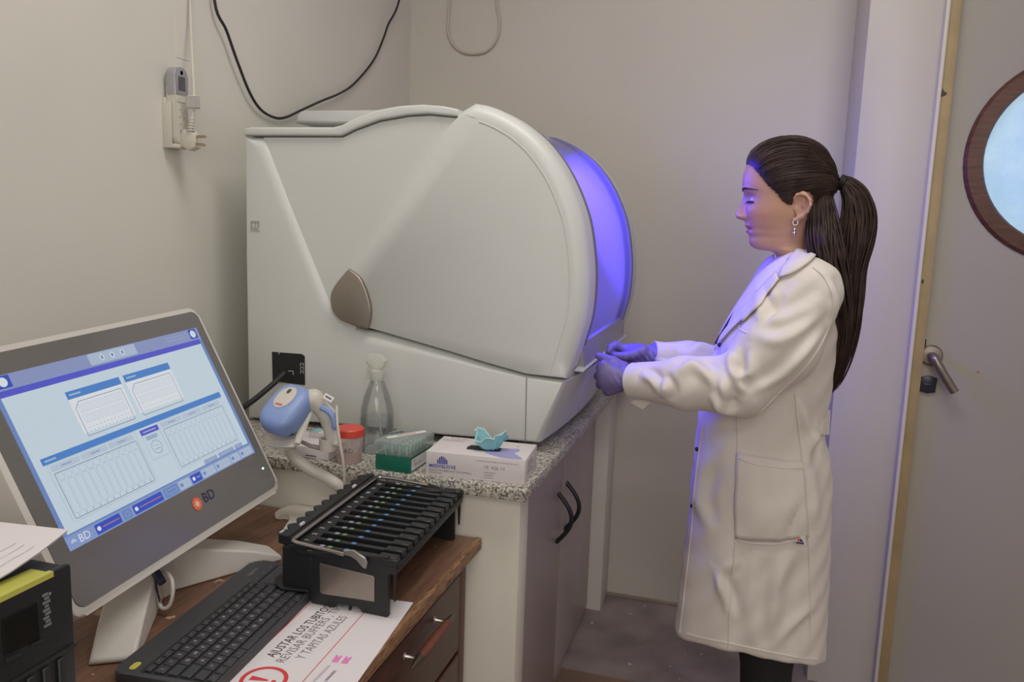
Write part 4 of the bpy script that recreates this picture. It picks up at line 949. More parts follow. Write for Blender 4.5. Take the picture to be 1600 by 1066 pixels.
# ------------------------------------------------------------------ all-in-one monitor
MX, MY = Vector((-0.0321, 0.9987, 0.0387)), Vector((0.4456, 0.05, -0.8938))
MX.normalize(); MY = (MY-MX*MX.dot(MY)).normalized(); MN = MY.cross(MX)
if MN.x < 0: MN = -MN
SW, SH_ = 0.41, 0.239
MO = Vector((-0.8978, 0.7418, 1.0879))
def scr(u, v, n=0.0): return MO+MX*(u*SW)+MY*(v*SH_)+MN*n
SM = Matrix(((MX.x, -MY.x, MN.x, MO.x), (MX.y, -MY.y, MN.y, MO.y), (MX.z, -MY.z, MN.z, MO.z), (0, 0, 0, 1)))   # x right, y up, z out
BEZ = mat('dark_glass_front', rgb(112, 109, 107), 0.15); SHELL = mat('cream_white_shell', rgb(208, 203, 196), 0.4)
mo = thing('monitor', 'white framed touch monitor showing a blue laboratory rack screen on the desk', 'monitor', (-0.84, 0.95, 0.7225))
def srect(u0, v0, u1, v1, r): return rrect(u0*SW, -v1*SH_, u1*SW, -v0*SH_, r)
b = MB(); b.prism(srect(-0.085, -0.155, 1.060, 1.335, 0.018), 'Z', -0.046, -0.002, 0.004, 2, mtx=SM); b.build('case', SHELL, mo)
b = MB(); b.prism(srect(-0.060, -0.122, 1.045, 1.288, 0.012), 'Z', -0.003, -0.0006, 0.0008, 1, mtx=SM); b.build('front_glass', BEZ, mo)
def screen_mat(name, c, k=1.0): 
    return mat(name, (0, 0, 0, 1), 0.25, emit=rgb(*c), estr=k, spec=0.3)
ES = 0.80
cols = dict(bg=(212, 228, 240), head=(150, 162, 206), band=(96, 98, 214), bar=(88, 142, 216), line=(96, 108, 140), tab=(176, 194, 222), nav=(146, 166, 218), btn=(66, 92, 200), btn2=(120, 148, 206), soft=(186, 202, 224), white=(236, 242, 248), dim=(164, 180, 212), red=(196, 130, 150), pale=(196, 212, 230), thin=(160, 182, 206))
keys = list(cols); SMAT = [screen_mat('screen_'+k, cols[k], ES) for k in keys]
b = MB(); 
def R(u0, v0, u1, v1, c, lv=1, r=0):
    z = -0.0005+0.00012*lv
    if r: poly = rrect(u0*SW, -v1*SH_, u1*SW, -v0*SH_, r, 4)
    else: poly = [(u0*SW, -v1*SH_), (u1*SW, -v1*SH_), (u1*SW, -v0*SH_), (u0*SW, -v0*SH_)]
    b.add([SM @ Vector((x, y, z)) for x, y in poly], [list(range(len(poly)))], keys.index(c))
def OUT(u0, v0, u1, v1, c, lv=3, w=0.0006, r=0.002, cut=0):
    z = -0.0005+0.00012*lv; x0, x1, y0, y1 = u0*SW, u1*SW, -v1*SH_, -v0*SH_
    if cut: po = [(x0, y0), (x1, y0), (x1, y1), (x0+cut, y1), (x0, y1-cut)]; pi = [(x0+w, y0+w), (x1-w, y0+w), (x1-w, y1-w), (x0+cut+w*0.4, y1-w), (x0+w, y1-cut-w*0.4)]
    else: po = rrect(x0, y0, x1, y1, r, 4); pi = rrect(x0+w, y0+w, x1-w, y1-w, max(r-w, 1e-4), 4)
    n = len(po); b.add([SM @ Vector((x, y, z)) for x, y in po+pi], [[i, (i+1) % n, n+(i+1) % n, n+i] for i in range(n)], keys.index(c))
def TX(s, u, v, h, c, lv=4, align='LEFT', bold=0.0): b.text(s, h, SM @ Matrix.Translation((u*SW, -v*SH_, -0.0005+0.00012*lv)), keys.index(c), align=align, bold=bold)
def DISC(u, v, r, c, lv=4, n=18):
    z = -0.0005+0.00012*lv; b.add([SM @ Vector((u*SW+r*math.cos(2*PI*i/n), -v*SH_+r*math.sin(2*PI*i/n), z)) for i in range(n)], [list(range(n))], keys.index(c))
def RING(u, v, r, w, c, lv=4, n=20):
    z = -0.0005+0.00012*lv; b.add([SM @ Vector((u*SW+q*math.cos(2*PI*i/n), -v*SH_+q*math.sin(2*PI*i/n), z)) for q in (r, r-w) for i in range(n)], [[i, (i+1) % n, n+(i+1) % n, n+i] for i in range(n)], keys.index(c))
R(0, 0, 1, 1, 'nav', 0); R(0, 0, 1, 0.088, 'head'); R(0.0, 0.086, 0.985, 0.122, 'band', 2); R(0, 0.088, 1, 0.925, 'btn2', 1); R(0.016, 0.122, 0.982, 0.915, 'bg', 2)
R(0.395, 0.004, 0.625, 0.075, 'soft', 3, 0.002)
for u in (0.455, 0.505, 0.555): RING(u, 0.040, 0.0045, 0.0012, 'white'); R(u-0.002, 0.03, u+0.002, 0.05, 'btn', 5)
R(0.94, 0.004, 0.985, 0.075, 'btn', 3, 0.001); DISC(0.962, 0.04, 0.0065, 'white'); TX('?', 0.962, 0.04, 0.008, 'btn', 5, 'CENTER')
R(0.02, 0.004, 0.075, 0.075, 'btn', 3, 0.001); DISC(0.047, 0.04, 0.0065, 'white')
for k in range(2): R(0.80, 0.025+0.022*k, 0.92, 0.030+0.022*k, 'dim', 3)
for u0 in (0.240, 0.505):      # two small racks
    R(u0, 0.185, u0+0.245, 0.232, 'bar', 3); R(u0, 0.232, u0+0.245, 0.445, 'white', 3); TXT = None
    R(u0+0.012, 0.203, u0+0.06, 0.212, 'soft', 4)
    OUT(u0+0.012, 0.255, u0+0.232, 0.465, 'line', 4, 0.0007, cut=0.009)
    for i in range(12):
        for v0 in (0.275, 0.340): OUT(u0+0.026+i*0.0168, v0, u0+0.036+i*0.0168, v0+0.050, 'thin', 4, 0.0004, 0.0008)
        for v0 in (0.418, 0.440): DISC(u0+0.031+i*0.0168, v0, 0.0009, 'thin', 4, 6)
R(0.044, 0.492, 0.955, 0.532, 'bar', 3); R(0.056, 0.508, 0.10, 0.517, 'soft', 4)
for u0 in (0.055, 0.560):      # two large racks
    for k in range(3 if u0 < 0.3 else 3): R(u0+0.010+k*0.122, 0.545, u0+0.125+k*0.122, 0.580, 'pale', 3, 0.002); R(u0+0.05+k*0.122, 0.558, u0+0.09+k*0.122, 0.567, 'dim', 4)
    OUT(u0+0.012, 0.590, u0+0.375, 0.860, 'line', 4, 0.0007)
    OUT(u0, 0.535, u0+0.385, 0.872, 'thin', 3, 0.0004)
    for i in range(12):
        uc = u0+0.031+i*0.0295; RING(uc, 0.617, 0.0052, 0.00035, 'thin'); OUT(uc-0.0125, 0.640, uc+0.0125, 0.835, 'thin', 4, 0.0004, 0.004); TX(str(i+1), uc, 0.848, 0.0045, 'line', 4, 'CENTER')
R(0.462, 0.545, 0.555, 0.580, 'band', 4); R(0.475, 0.560, 0.54, 0.567, 'soft', 5); OUT(0.462, 0.580, 0.555, 0.745, 'thin', 4, 0.0005); R(0.476, 0.592, 0.536, 0.620, 'tab', 4); R(0.486, 0.603, 0.526, 0.610, 'dim', 5)
RING(0.508, 0.675, 0.0105, 0.0006, 'line'); R(0.498, 0.665, 0.504, 0.668, 'line', 5); R(0.511, 0.665, 0.517, 0.668, 'line', 5); R(0.493, 0.685, 0.523, 0.690, 'dim', 5)
for u0, u1 in ((0.695, 0.775), (0.785, 0.885), (0.893, 0.945)): R(u0, 0.885, u1, 0.915, 'dim', 4, 0.001); R(u0+0.02, 0.897, u1-0.02, 0.903, 'tab', 5)
TX('BD', 0.045, 0.963, 0.015, 'white', 4); 
for k in range(5): a = PI*k/4; b.add([SM @ Vector((0.025*SW+0.004*math.cos(a+d), -0.963*SH_+0.004*math.sin(a+d), 0.0001)) for d in (-0.2, 0.2)]+[SM @ Vector((0.025*SW, -0.963*SH_, 0.0001))], [[0, 1, 2]], keys.index('white'))
for u0, u1, c in ((0.115, 0.225, 'btn'), (0.235, 0.275, 'btn2'), (0.285, 0.43, 'btn'), (0.44, 0.515, 'btn2'), (0.522, 0.585, 'soft'), (0.592, 0.650, 'btn'), (0.656, 0.735, 'soft'), (0.741, 0.835, 'soft'), (0.841, 0.900, 'soft'), (0.906, 0.985, 'soft')):
    R(u0, 0.935, u1, 0.992, c, 3, 0.0015); lc = 'white' if c == 'btn' else 'btn2'
    if c != 'btn2': DISC(u0+0.014, 0.963, 0.0032, lc, 5); R(u0+0.030, 0.960, u1-0.008, 0.966, 'red' if u0 < 0.3 and c == 'btn' else 'tab', 5)
    else: OUT(u0+0.010, 0.950, u1-0.010, 0.978, 'tab', 5, 0.0005)
o = b.build('display_picture', SMAT, mo, smooth=False, weld=False)
# printed maker's mark on the glass
b = MB(); OR = mat('orange_mark', rgb(226, 104, 72), 0.5); NV = mat('navy_mark', rgb(48, 50, 88), 0.5)
cx_, cy_ = 0.565*SW, -1.115*SH_
b.add([SM @ Vector((cx_+0.0105*math.cos(2*PI*i/24), cy_+0.0105*math.sin(2*PI*i/24), 0.0001)) for i in range(24)], [list(range(24))], 0)
b.add([SM @ Vector((cx_+q*math.cos(a), cy_+q*math.sin(a), 0.0003)) for i in range(16) for a, q in ((2*PI*i/16, 0.0085 if i % 2 == 0 else 0.0032),)], [list(range(16))], 2)
b.text('BD', 0.0225, SM @ Matrix.Translation((0.602*SW, -1.107*SH_, 0.0001)), 1)
b.build('maker_mark', [OR, NV, mat('pale_burst', rgb(240, 196, 180), 0.5)], mo, smooth=False, weld=False)
b = MB(); b.ball(scr(1.0, 1.13, 0.0), (0.002, 0.002, 0.002), 8, 6); b.build('power_light', mat('power_led', rgb(210, 230, 215), 0.3, emit=rgb(220, 240, 225), estr=1.5), mo)
b = MB(); b.box((0.705*SW, -1.338*SH_, -0.030), (0.712*SW, -1.325*SH_, -0.006), 0.001, 1, mtx=SM); b.build('case_tab', SHELL, mo)
# forked stand
def arm(d, t0, L_):
    d = Vector((d[0], d[1], 0)).normalized(); s = Vector((-d.y, d.x, 0)); o = Vector(t0); t = MB(); v = []
    for k, (l, h) in enumerate(((-0.005, 0.062), (0.35*L_, 0.056), (0.75*L_, 0.030), (L_, 0.0075))):
        p = o+d*l; w = 0.036-0.002*k
        v += [p-s*w, p+s*w, p+s*(w-0.004)+Vector((0, 0, h)), p-s*(w-0.004)+Vector((0, 0, h))]
    f = [[0, 1, 2, 3], [12, 15, 14, 13]]
    for k in range(3):
        a = 4*k; f += [[a+i, a+(i+1) % 4, a+4+(i+1) % 4, a+4+i] for i in range(4)]
    t.add(v, f); return t
HUB = (-0.862, 0.952, 0.7225)
for dy in (-1, 1):
    t = arm((0.62, dy), HUB, 0.215); o = t.build('stand_leg', SHELL, mo, angle=40)
    bv = o.modifiers.new('soft', 'BEVEL'); bv.width = 0.003; bv.segments = 2; bv.limit_method = 'ANGLE'
b = MB(); b.lathe([(0.0, 0.07), (0.045, 0.068), (0.058, 0.055), (0.062, 0.0), (0.0, 0.0)], HUB, 'Z', 32, sx=0.8, sy=1.1); b.build('stand_hub', SHELL, mo)
b = MB(); q0 = scr(0.5, 1.15, -0.06); b.prism([(-0.895, 0.78), (-0.845, 0.78), (-0.875, 0.93), (-0.915, 0.965), (-0.935, 0.96)], 'Y', 0.90, 1.005, 0.005, 2); b.build('stand_neck', SHELL, mo)
b = MB(); lp = spline([(-0.8010,0.9150,0.7774),(-0.7860,0.9120,0.7811),(-0.7692,0.9050,0.7751),(-0.7634,0.9000,0.7587),(-0.7660,0.8970,0.7411),(-0.7734,0.8950,0.7338),(-0.7828,0.8970,0.7351),(-0.7893,0.9000,0.7494),(-0.8017,0.9100,0.7645)], 6)
b = MB(); b.tube(lp, 0.0028, 8); cb = b.build('loose_cable', SHELL, mo)
b = MB(); b.tube([(-0.7968,0.9050,0.7804),(-0.7807,0.9000,0.7695)], [0.0065, 0.0060], 8); b.build('cable_plug', mat('navy_plug', rgb(48, 52, 76), 0.4), cb)
b = MB(); sp = [(-0.7968,0.9020,0.7718),(-0.7905,0.8980,0.7599),(-0.7819,0.8950,0.7431)]
zz = [Vector(sp[0]).lerp(Vector(sp[-1]), i/40)+Vector((0.0022*math.cos(i*1.7), 0, 0.0022*math.sin(i*1.7))) for i in range(41)]
b.tube(zz, 0.0009, 5); b.build('cable_spring', mat('dark_marking', rgb(60, 58, 62), 0.6), cb)

# ------------------------------------------------------------------ on the walls
rc = thing('remote_control', 'white and grey air conditioner remote in its holder on the left wall', 'remote', (-1.20, 1.473, 1.44))
IV = mat('ivory_plastic', rgb(206, 202, 190), 0.4); SLV = mat('silver_plastic', rgb(168, 166, 172), 0.35, 0.3)
b = MB(); b.box((-1.200, 1.445, 1.437), (-1.192, 1.499, 1.540), 0.002); b.box((-1.200, 1.445, 1.437), (-1.170, 1.499, 1.446), 0.002); b.box((-1.2, 1.4435, 1.437), (-1.178, 1.4475, 1.530), 0.0015); b.build('holder', IV, rc)
b = MB(); b.prism(rrect(1.4485, 1.446, 1.4965, 1.602, 0.016), 'X', -1.191, -1.170, 0.004, 3); b.build('case', IV, rc)
b = MB(); P = [p for p in rrect(1.4480, 1.545, 1.4970, 1.6025, 0.0165) if True]; P = [(y, z) for y, z in P]
b.prism([(1.4480, 1.545), (1.4970, 1.545)]+[p for p in P if p[1] > 1.565], 'X', -1.1915, -1.1690, 0.003, 2); b.build('silver_top', SLV, rc)
b = MB(); b.box((-1.1695, 1.4605, 1.5555), (-1.1682, 1.4855, 1.584), 0.0005, 1); b.build('display', mat('grey_lcd', rgb(88, 86, 92), 0.25), rc)
b = MB(); b.lathe([(0.0, 0.0), (0.0045, 0.0)], (-1.1682, 1.473, 1.592), 'X', 16); b.build('badge', mat('dark_badge', rgb(70, 62, 62), 0.4), rc)
for i in range(4):
    for j in range(2):
        b = MB(); b.lathe([(0.0032, 0.0), (0.0030, 0.0018), (0.0, 0.002)], (-1.1705, 1.465+0.0165*j, 1.519-0.0145*i), 'X', 12); b.build('button', mat('pale_button', rgb(190, 190, 192), 0.5) if i > 2 else IV, rc)
b = MB(); b.box((-1.1705, 1.455, 1.531), (-1.1688, 1.490, 1.541), 0.001, 1); b.build('wide_button', IV, rc)
rc.location = (-1.20, 1.473-0.022, 1.44-0.004); rc.scale = (1, 0.84, 1)

pg = thing('hanging_plug', 'white two-pin mains plug hanging on its cord beside the remote', 'plug', (-1.15, 1.46, 1.45))
b = MB(); b.tube(spline([(-1.197, 1.521, 1.95)]+[tuple(p) for p in [(-1.1912,1.5120,1.7498),(-1.1770,1.4950,1.6670),(-1.1533,1.4680,1.5829),(-1.1434,1.4560,1.5444),(-1.1404,1.4510,1.5125),(-1.1441,1.4490,1.4940)]], 6), 0.0032, 8); b.build('cord', IV, pg)
b = MB(); c0 = Vector((-1.1423,1.4540,1.5285)); b.box((c0.x-0.013, c0.y-0.010, c0.z-0.013), (c0.x+0.013, c0.y+0.006, c0.z+0.013), 0.002, 1)
tg_ = b.build('wrapped_tape', mat('clear_wrap', rgb(214, 212, 208), 0.5), pg)
b = MB()
for k in range(7): b.box((c0.x-0.0135, c0.y-0.0105, c0.z-0.011+0.0035*k), (c0.x+0.0135, c0.y+0.002, c0.z-0.0095+0.0035*k))
o = b.build('tape_lines', mat('tape_grey', rgb(176, 174, 172), 0.5), pg); o['kind'] = 'stuff'
b = MB(); c1 = Vector((-1.1441,1.4490,1.4940)); c2 = Vector((-1.1464,1.4470,1.4703))
for k in range(5): p = c1.lerp(c2, k/4); b.lathe([(0.004, -0.0015), (0.0085-0.0007*(4-k), -0.001), (0.0085-0.0007*(4-k), 0.001), (0.004, 0.0015)], p, 'Z', 14)
b.tube([c1, c2], 0.0045, 8); b.build('strain_relief', IV, pg)
b = MB(); hub_ = Vector((-1.1517,1.4550,1.4528)); b.prism([(p[0], p[1]) for p in [(-1.1656,1.4726),(-1.1479,1.4739),(-1.1339,1.4608),(-1.1331,1.4358),(-1.1508,1.4291),(-1.1715,1.4382),(-1.1726,1.4541)]], 'Y', 1.443, 1.467, 0.004, 2); b.build('plug_body', IV, pg)
BRS = mat('brass_pin', rgb(184, 160, 140), 0.35, 0.6)
for p, q in ([(-1.1380,1.4520,1.4591),(-1.1050,1.4400,1.4572)], [(-1.1416,1.4500,1.4445),(-1.1055,1.4380,1.4395)]):
    b = MB(); b.tube([p, q], 0.0030, 6); b.build('pin', BRS, pg)

BC = mat('black_cable', rgb(40, 39, 41), 0.5)
pts = [(1.5853,1.7688),(1.6218,1.7119),(1.6579,1.6546),(1.7108,1.5896),(1.7626,1.5566),(1.8236,1.5462),(1.8705,1.5540),(1.9385,1.5813),(2.0380,1.6195),(2.1462,1.6574),(2.2437,1.7028),(2.3701,1.7925),(2.4369,1.8749),(2.4640,1.9245),(2.5394,2.0192)]
P3 = [(-1.185, 1.585, 1.95)]+[(-1.185+0.004*math.sin(i), y, z) for i, (y, z) in enumerate(pts)]+[(-1.185, 2.62, 2.25)]
b = MB(); b.tube(spline(P3, 6), 0.0034, 8); tag(b.build('black_cable', BC), 'thin black cable drooping in a loop across the left wall above the analyser', 'cable')
pts = [(-1.0558,2.0483),(-1.0590,1.9858),(-1.0580,1.9395),(-1.0383,1.9009),(-1.0048,1.8768),(-0.9673,1.8695),(-0.9281,1.8726),(-0.8988,1.8906),(-0.8772,1.9273),(-0.8743,1.9787),(-0.8854,2.0407)]
P3 = [(-1.05, 2.673, 2.30)]+[(x, 2.6735, z) for x, z in pts]+[(-0.90, 2.673, 2.30)]
b = MB(); b.tube(spline(P3, 6), 0.0042, 8); tag(b.build('looped_cord', mat('painted_cord', rgb(190, 180, 166), 0.5)), 'cream cord hanging in a loop on the back wall above the analyser', 'cord')
b = MB(); b.box((-1.2005, 1.474, 1.625), (-1.1990, 1.516, 2.78)); struct(b.build('trim_3', WALL))

# ------------------------------------------------------------------ the person
PY = 1.75
per = thing('person', 'woman in white lab coat and violet gloves, dark ponytail, reaching to the analyser', 'person', (0.145, PY, 0.0))
def skin():
    m = mat('skin', rgb(196, 152, 128), 0.5, 0, 0.05, 26, 0.06, 500)
    nt = m.node_tree; b = nt.nodes['Principled BSDF']; src = b.inputs['Base Color'].links[0].from_socket
    at = nt.nodes.new('ShaderNodeVertexColor'); at.layer_name = 'tint'
    mx = nt.nodes.new('ShaderNodeMixRGB'); mx.blend_type = 'MULTIPLY'; mx.inputs[0].default_value = 1
    nt.links.new(src, mx.inputs[1]); nt.links.new(at.outputs['Color'], mx.inputs[2]); nt.links.new(mx.outputs[0], b.inputs['Base Color'])
    b.inputs['Subsurface Weight'].default_value = 0.08; b.inputs['Subsurface Radius'].default_value = (0.01, 0.004, 0.002); b.inputs['Subsurface Scale'].default_value = 0.3
    return m
SKIN = skin()
# ---- head: rows from crown to collar, each an oval between a front and a back point
hf = [(0.0556,1.4835),(0.0311,1.4809),(0.0067,1.4725),(-0.0123,1.4576),(-0.0236,1.4394),(-0.0299,1.4199),(-0.0312,1.4029),(-0.0296,1.3898),(-0.0254,1.3768),(-0.0233,1.3651),(-0.0217,1.3520),(-0.0207,1.3388),(-0.0199,1.3270),(-0.0184,1.3151),(-0.0151,1.3060),(-0.0132,1.2968),(-0.0094,1.2889),(-0.0093,1.2796),(-0.0048,1.2705),(0.0046,1.2649),(0.0176,1.2621),(0.0343,1.2608),(0.0449,1.2553),(0.0511,1.2397),(0.0515,1.2185),(0.0365,1.1816),(0.0266,1.1433)]
hb = [(0.0581,1.4835),(0.0804,1.4811),(0.1030,1.4724),(0.1212,1.4574),(0.1325,1.4386),(0.1413,1.4197),(0.1453,1.4021),(0.1420,1.3842),(0.1361,1.3675),(0.1325,1.3534),(0.1287,1.3404),(0.1260,1.3288),(0.1231,1.3197),(0.1213,1.3119),(0.1207,1.3041),(0.1201,1.2976),(0.1193,1.2923),(0.1185,1.2871),(0.1177,1.2819),(0.1181,1.2767),(0.1185,1.2715),(0.1190,1.2663),(0.1195,1.2598),(0.1218,1.2468),(0.1296,1.2275),(0.1483,1.1957),(0.1589,1.1581)]
hw = [0.001, 0.030, 0.048, 0.060, 0.067, 0.0705, 0.0715, 0.0708, 0.0690, 0.0678, 0.0665, 0.0640, 0.0605, 0.0570, 0.0540, 0.0515, 0.0490, 0.0470, 0.0450, 0.0440, 0.0445, 0.0455, 0.0455, 0.0460, 0.0510, 0.0850, 0.120]
NS = 7
FR_ = np.array(spline(hf, NS)); BR_ = np.array(spline(hb, NS)); WR_ = np.array(spline([(w, 0) for w in hw], NS))[:, 0]
NA = 144
zpx = dict((k, v) for k, v in zip((293, 298, 303, 311, 313, 316, 320, 324, 332, 337, 339, 342, 344.5, 346, 351, 353, 358, 362, 366), [p[1] for p in [(-0.0302,1.3898),(-0.0298,1.3833),(-0.0293,1.3768),(-0.0285,1.3663),(-0.0283,1.3637),(-0.0280,1.3597),(-0.0277,1.3545),(-0.0273,1.3492),(-0.0265,1.3387),(-0.0260,1.3321),(-0.0258,1.3295),(-0.0256,1.3255),(-0.0253,1.3222),(-0.0252,1.3202),(-0.0247,1.3136),(-0.0245,1.3110),(-0.0240,1.3044),(-0.0236,1.2991),(-0.0232,1.2938)]]))
nz_z = np.array([zpx[k] for k in (293, 303, 316, 324, 332, 337, 342, 344.5, 346, 351)])[::-1]
nz_d = np.array([0.0, 0.0012, 0.0075, 0.0128, 0.0190, 0.0202, 0.0165, 0.0040, 0.0008, 0.0])[::-1]
nz_w = np.array([0.006, 0.0065, 0.0075, 0.0085, 0.0105, 0.0115, 0.0115, 0.0100, 0.009, 0.009])[::-1]
def G(y, z, y0, z0, sy, sz): return np.exp(-((np.abs(y)-y0)/sy)**2-((z-z0)/sz)**2)
def face_dx(y, z):
    d = np.interp(z, nz_z, nz_d); w = np.interp(z, nz_z, nz_w)
    o = d*np.exp(-np.abs(y/w)**2.4)
    o += 0.0090*G(y, z, 0.0132, zpx[339], 0.0052, 0.0052)
    o -= 0.0085*G(y, z, 0.0300, zpx[311], 0.0155, 0.0105)
    o += 0.0052*G(y, z, 0.0305, zpx[313]-0.0010, 0.0120, 0.0075)
    o -= 0.0022*G(y, z, 0.0305, zpx[320]+0.001, 0.010, 0.0022)
    o += 0.0030*G(y, z, 0.0240, zpx[298], 0.0190, 0.0060)
    o += 0.0040*G(y, z, 0.0400, zpx[332], 0.0170, 0.0150)
    o -= 0.0030*G(y, z, 0.0225, zpx[346], 0.0060, 0.0120)
    o += 0.0022*G(y, z, 0.0, zpx[353], 0.0190, 0.0038)
    o += 0.0026*G(y, z, 0.0, zpx[362], 0.0165, 0.0042)
    o -= 0.0032*G(y, z, 0.0, zpx[358], 0.0210, 0.0014)
    o -= 0.0030*G(y, z, 0.0245, zpx[358], 0.0040, 0.0040)
    return o
ang = 2*PI*np.arange(NA)/NA
head = np.zeros((len(FR_), NA, 3))
ca = np.cos(ang); sa = np.sign(np.sin(ang))*np.abs(np.sin(ang))**0.92
for i in range(len(FR_)):
    F, B, w_ = FR_[i], BR_[i], WR_[i]
    head[i, :, 0] = F[0]*(1+ca)/2+B[0]*(1-ca)/2; head[i, :, 2] = F[1]*(1+ca)/2+B[1]*(1-ca)/2
    head[i, :, 1] = w_*sa
wt = np.clip((ca-0.05)/0.35, 0, 1); wt = wt*wt*(3-2*wt)
head[:, :, 0] -= face_dx(head[:, :, 1], head[:, :, 2])*wt[None, :]
head[:, :, 1] += PY
hv = head.reshape(-1, 3); nr = len(FR_)
hfaces = [[i*NA+j, i*NA+(j+1) % NA, (i+1)*NA+(j+1) % NA, (i+1)*NA+j] for i in range(nr-1) for j in range(NA)]
head_bvh = BVHTree.FromPolygons([Vector(p) for p in hv], hfaces)
bodyb = MB(); bodyb.add(hv, hfaces); n_head = len(bodyb.v)
# ears
er_pts = [(0.0736,1.3573),(0.0710,1.3671),(0.0747,1.3740),(0.0828,1.3761),(0.0925,1.3726),(0.0991,1.3641),(0.1005,1.3542),(0.0962,1.3418),(0.0887,1.3329),(0.0797,1.3264),(0.0731,1.3274)]
def ear(P, s):
    Q_ = P.copy(); Q_[..., 1] = PY+(Q_[..., 1]-PY)*s          # work on the near (-Y) side
    yy = [1.688, 1.681, 1.677, 1.673, 1.668, 1.664, 1.663, 1.667, 1.674, 1.681, 1.686]
    pt = [np.array((p[0], y, p[1])) for p, y in zip(er_pts, yy)]
    d = None
    for a, c in zip(pt[:-1], pt[1:]):
        e = sd_cone(Q_, a, c, 0.0030, 0.0030); d = e if d is None else smin(d, e, 0.002)
    d = smin(d, sd_cone(Q_, pt[9], pt[8], 0.0050, 0.0042), 0.003)
    c = (pt[1]+pt[7])/2
    t = np.array((0.58, -0.30, 0.0)); n_ = np.array((0.42, 0.90, 0.05)); n_ /= np.linalg.norm(n_)
    q = Q_-(c+np.array((0.002, 0.006, 0.001))); dist = q@n_; rad = np.linalg.norm((q-dist[..., None]*n_)/np.array((1, 1, 1.75)), axis=-1)
    plate = np.maximum(np.abs(dist)-0.0022, rad-0.0150); d = smin(d, plate, 0.004)
    a1 = pt[2]*0.45+pt[6]*0.55+np.array((0, 0.003, 0.002)); a2 = pt[7]*0.6+pt[1]*0.4+np.array((0.002, 0.004, 0.0))
    d = smin(d, sd_cone(Q_, a1, a2, 0.0026, 0.0030), 0.003)
    tr_ = pt[0]*0.6+pt[10]*0.4; d = smin(d, sd_ell(Q_, tr_+np.array((0.002, -0.002, 0.002)), (0.0045, 0.004, 0.006)), 0.003)
    return d
ec = np.array((er_pts[4][0]-0.010, 1.68, (er_pts[2][1]+er_pts[9][1])/2))
for s in (1, -1):
    c = ec.copy(); c[1] = PY+(ec[1]-PY)*s
    V, Q = surface_nets(lambda P: ear(P, s), c-np.array((0.030, 0.024, 0.036)), c+np.array((0.030, 0.024, 0.036)), 0.0014)
    bodyb.add(V, Q.tolist())
# ---- limbs and trunk under the clothes
tor_rows = [(392, 1226, 1272, 0.052), (405, 1212, 1286, 0.072), (418, 1197, 1297, 0.112), (435, 1182, 1305, 0.146), (455, 1168, 1309, 0.160), (480, 1152, 1312, 0.157), (510, 1137, 1311, 0.148), (545, 1121, 1307, 0.142), (580, 1108, 1303, 0.136), (620, 1098, 1297, 0.130), (650, 1091, 1291, 0.126), (680, 1087, 1291, 0.126), (715, 1084, 1299, 0.134), (760, 1080, 1302, 0.138), (810, 1075, 1300, 0.134), (860, 1070, 1297, 0.131), (910, 1064, 1295, 0.128), (960, 1058, 1293, 0.125), (1000, 1054, 1291, 0.123)]
tf = np.array([(0.0632,1.2627),(0.0469,1.2448),(0.0293,1.2267),(0.0118,1.2031),(-0.0042,1.1753),(-0.0226,1.1402),(-0.0393,1.0980),(-0.0571,1.0481),(-0.0712,0.9979),(-0.0809,0.9403),(-0.0875,0.8967),(-0.0902,0.8532),(-0.0910,0.8021),(-0.0922,0.7359),(-0.0944,0.6612),(-0.0966,0.5856),(-0.1003,0.5088),(-0.1039,0.4309),(-0.1058,0.3680)])
tb_ = np.array([(0.1203,1.2651),(0.1389,1.2489),(0.1537,1.2326),(0.1654,1.2110),(0.1725,1.1852),(0.1790,1.1527),(0.1812,1.1132),(0.1803,1.0665),(0.1794,1.0194),(0.1767,0.9649),(0.1727,0.9234),(0.1762,0.8825),(0.1903,0.8355),(0.1994,0.7737),(0.2029,0.7036),(0.2051,0.6325),(0.2087,0.5607),(0.2123,0.4882),(0.2147,0.4295)])
tw = np.array([r[3] for r in tor_rows]); tz = (tf[:, 1]+tb_[:, 1])/2
def torso(P, grow=0.0):
    z = P[..., 2]; zi = tz[::-1]
    xf = np.interp(z, zi, tf[::-1, 0]); xb = np.interp(z, zi, tb_[::-1, 0]); ry = np.interp(z, zi, tw[::-1])+grow
    xc = (xf+xb)/2; rx = (xb-xf)/2+grow
    k = (np.abs((P[..., 0]-xc)/rx)**2.25+np.abs((P[..., 1]-PY)/ry)**2.25)**(1/2.25)
    return (k-1)*np.minimum(rx, ry)
LA = [np.array(p) for p in [(0.1064,1.6200,1.1895),(0.0613,1.5920,1.0858),(-0.0023,1.5800,1.0048),(-0.1084,1.6050,0.9944),(-0.2210,1.6620,0.9793)]]
LR = [0.066, 0.073, 0.059, 0.0515, 0.0375]
RA = [np.array(p) for p in [(0.1234,1.8800,1.1718),(0.0639,1.9150,1.0416),(-0.0235,1.9250,0.9647),(-0.1194,1.8950,0.9907),(-0.2060,1.8620,1.0025)]]
RR = [0.066, 0.068, 0.056, 0.046, 0.036]
def arms(P, g=0.0, pts=None):
    d = None
    for A, R_ in ((LA, LR), (RA, RR)):
        for i in range(4):
            e = sd_cone(P, A[i], A[i+1], R_[i]+g, R_[i+1]+g); d = e if d is None else smin(d, e, 0.02)
    return d
hipx = 0.075
def legs(P, g=0.0):
    d = None
    for s in (-1, 1):
        y = PY+0.046*s
        for a, c, ra, rb in (((hipx, y, 0.72), (hipx+0.017, y, 0.42), 0.064, 0.052), ((hipx+0.017, y, 0.42), (hipx+0.030, y, 0.09), 0.052, 0.043)):
            e = sd_cone(P, a, c, ra+g, rb+g); d = e if d is None else smin(d, e, 0.02)
    return d
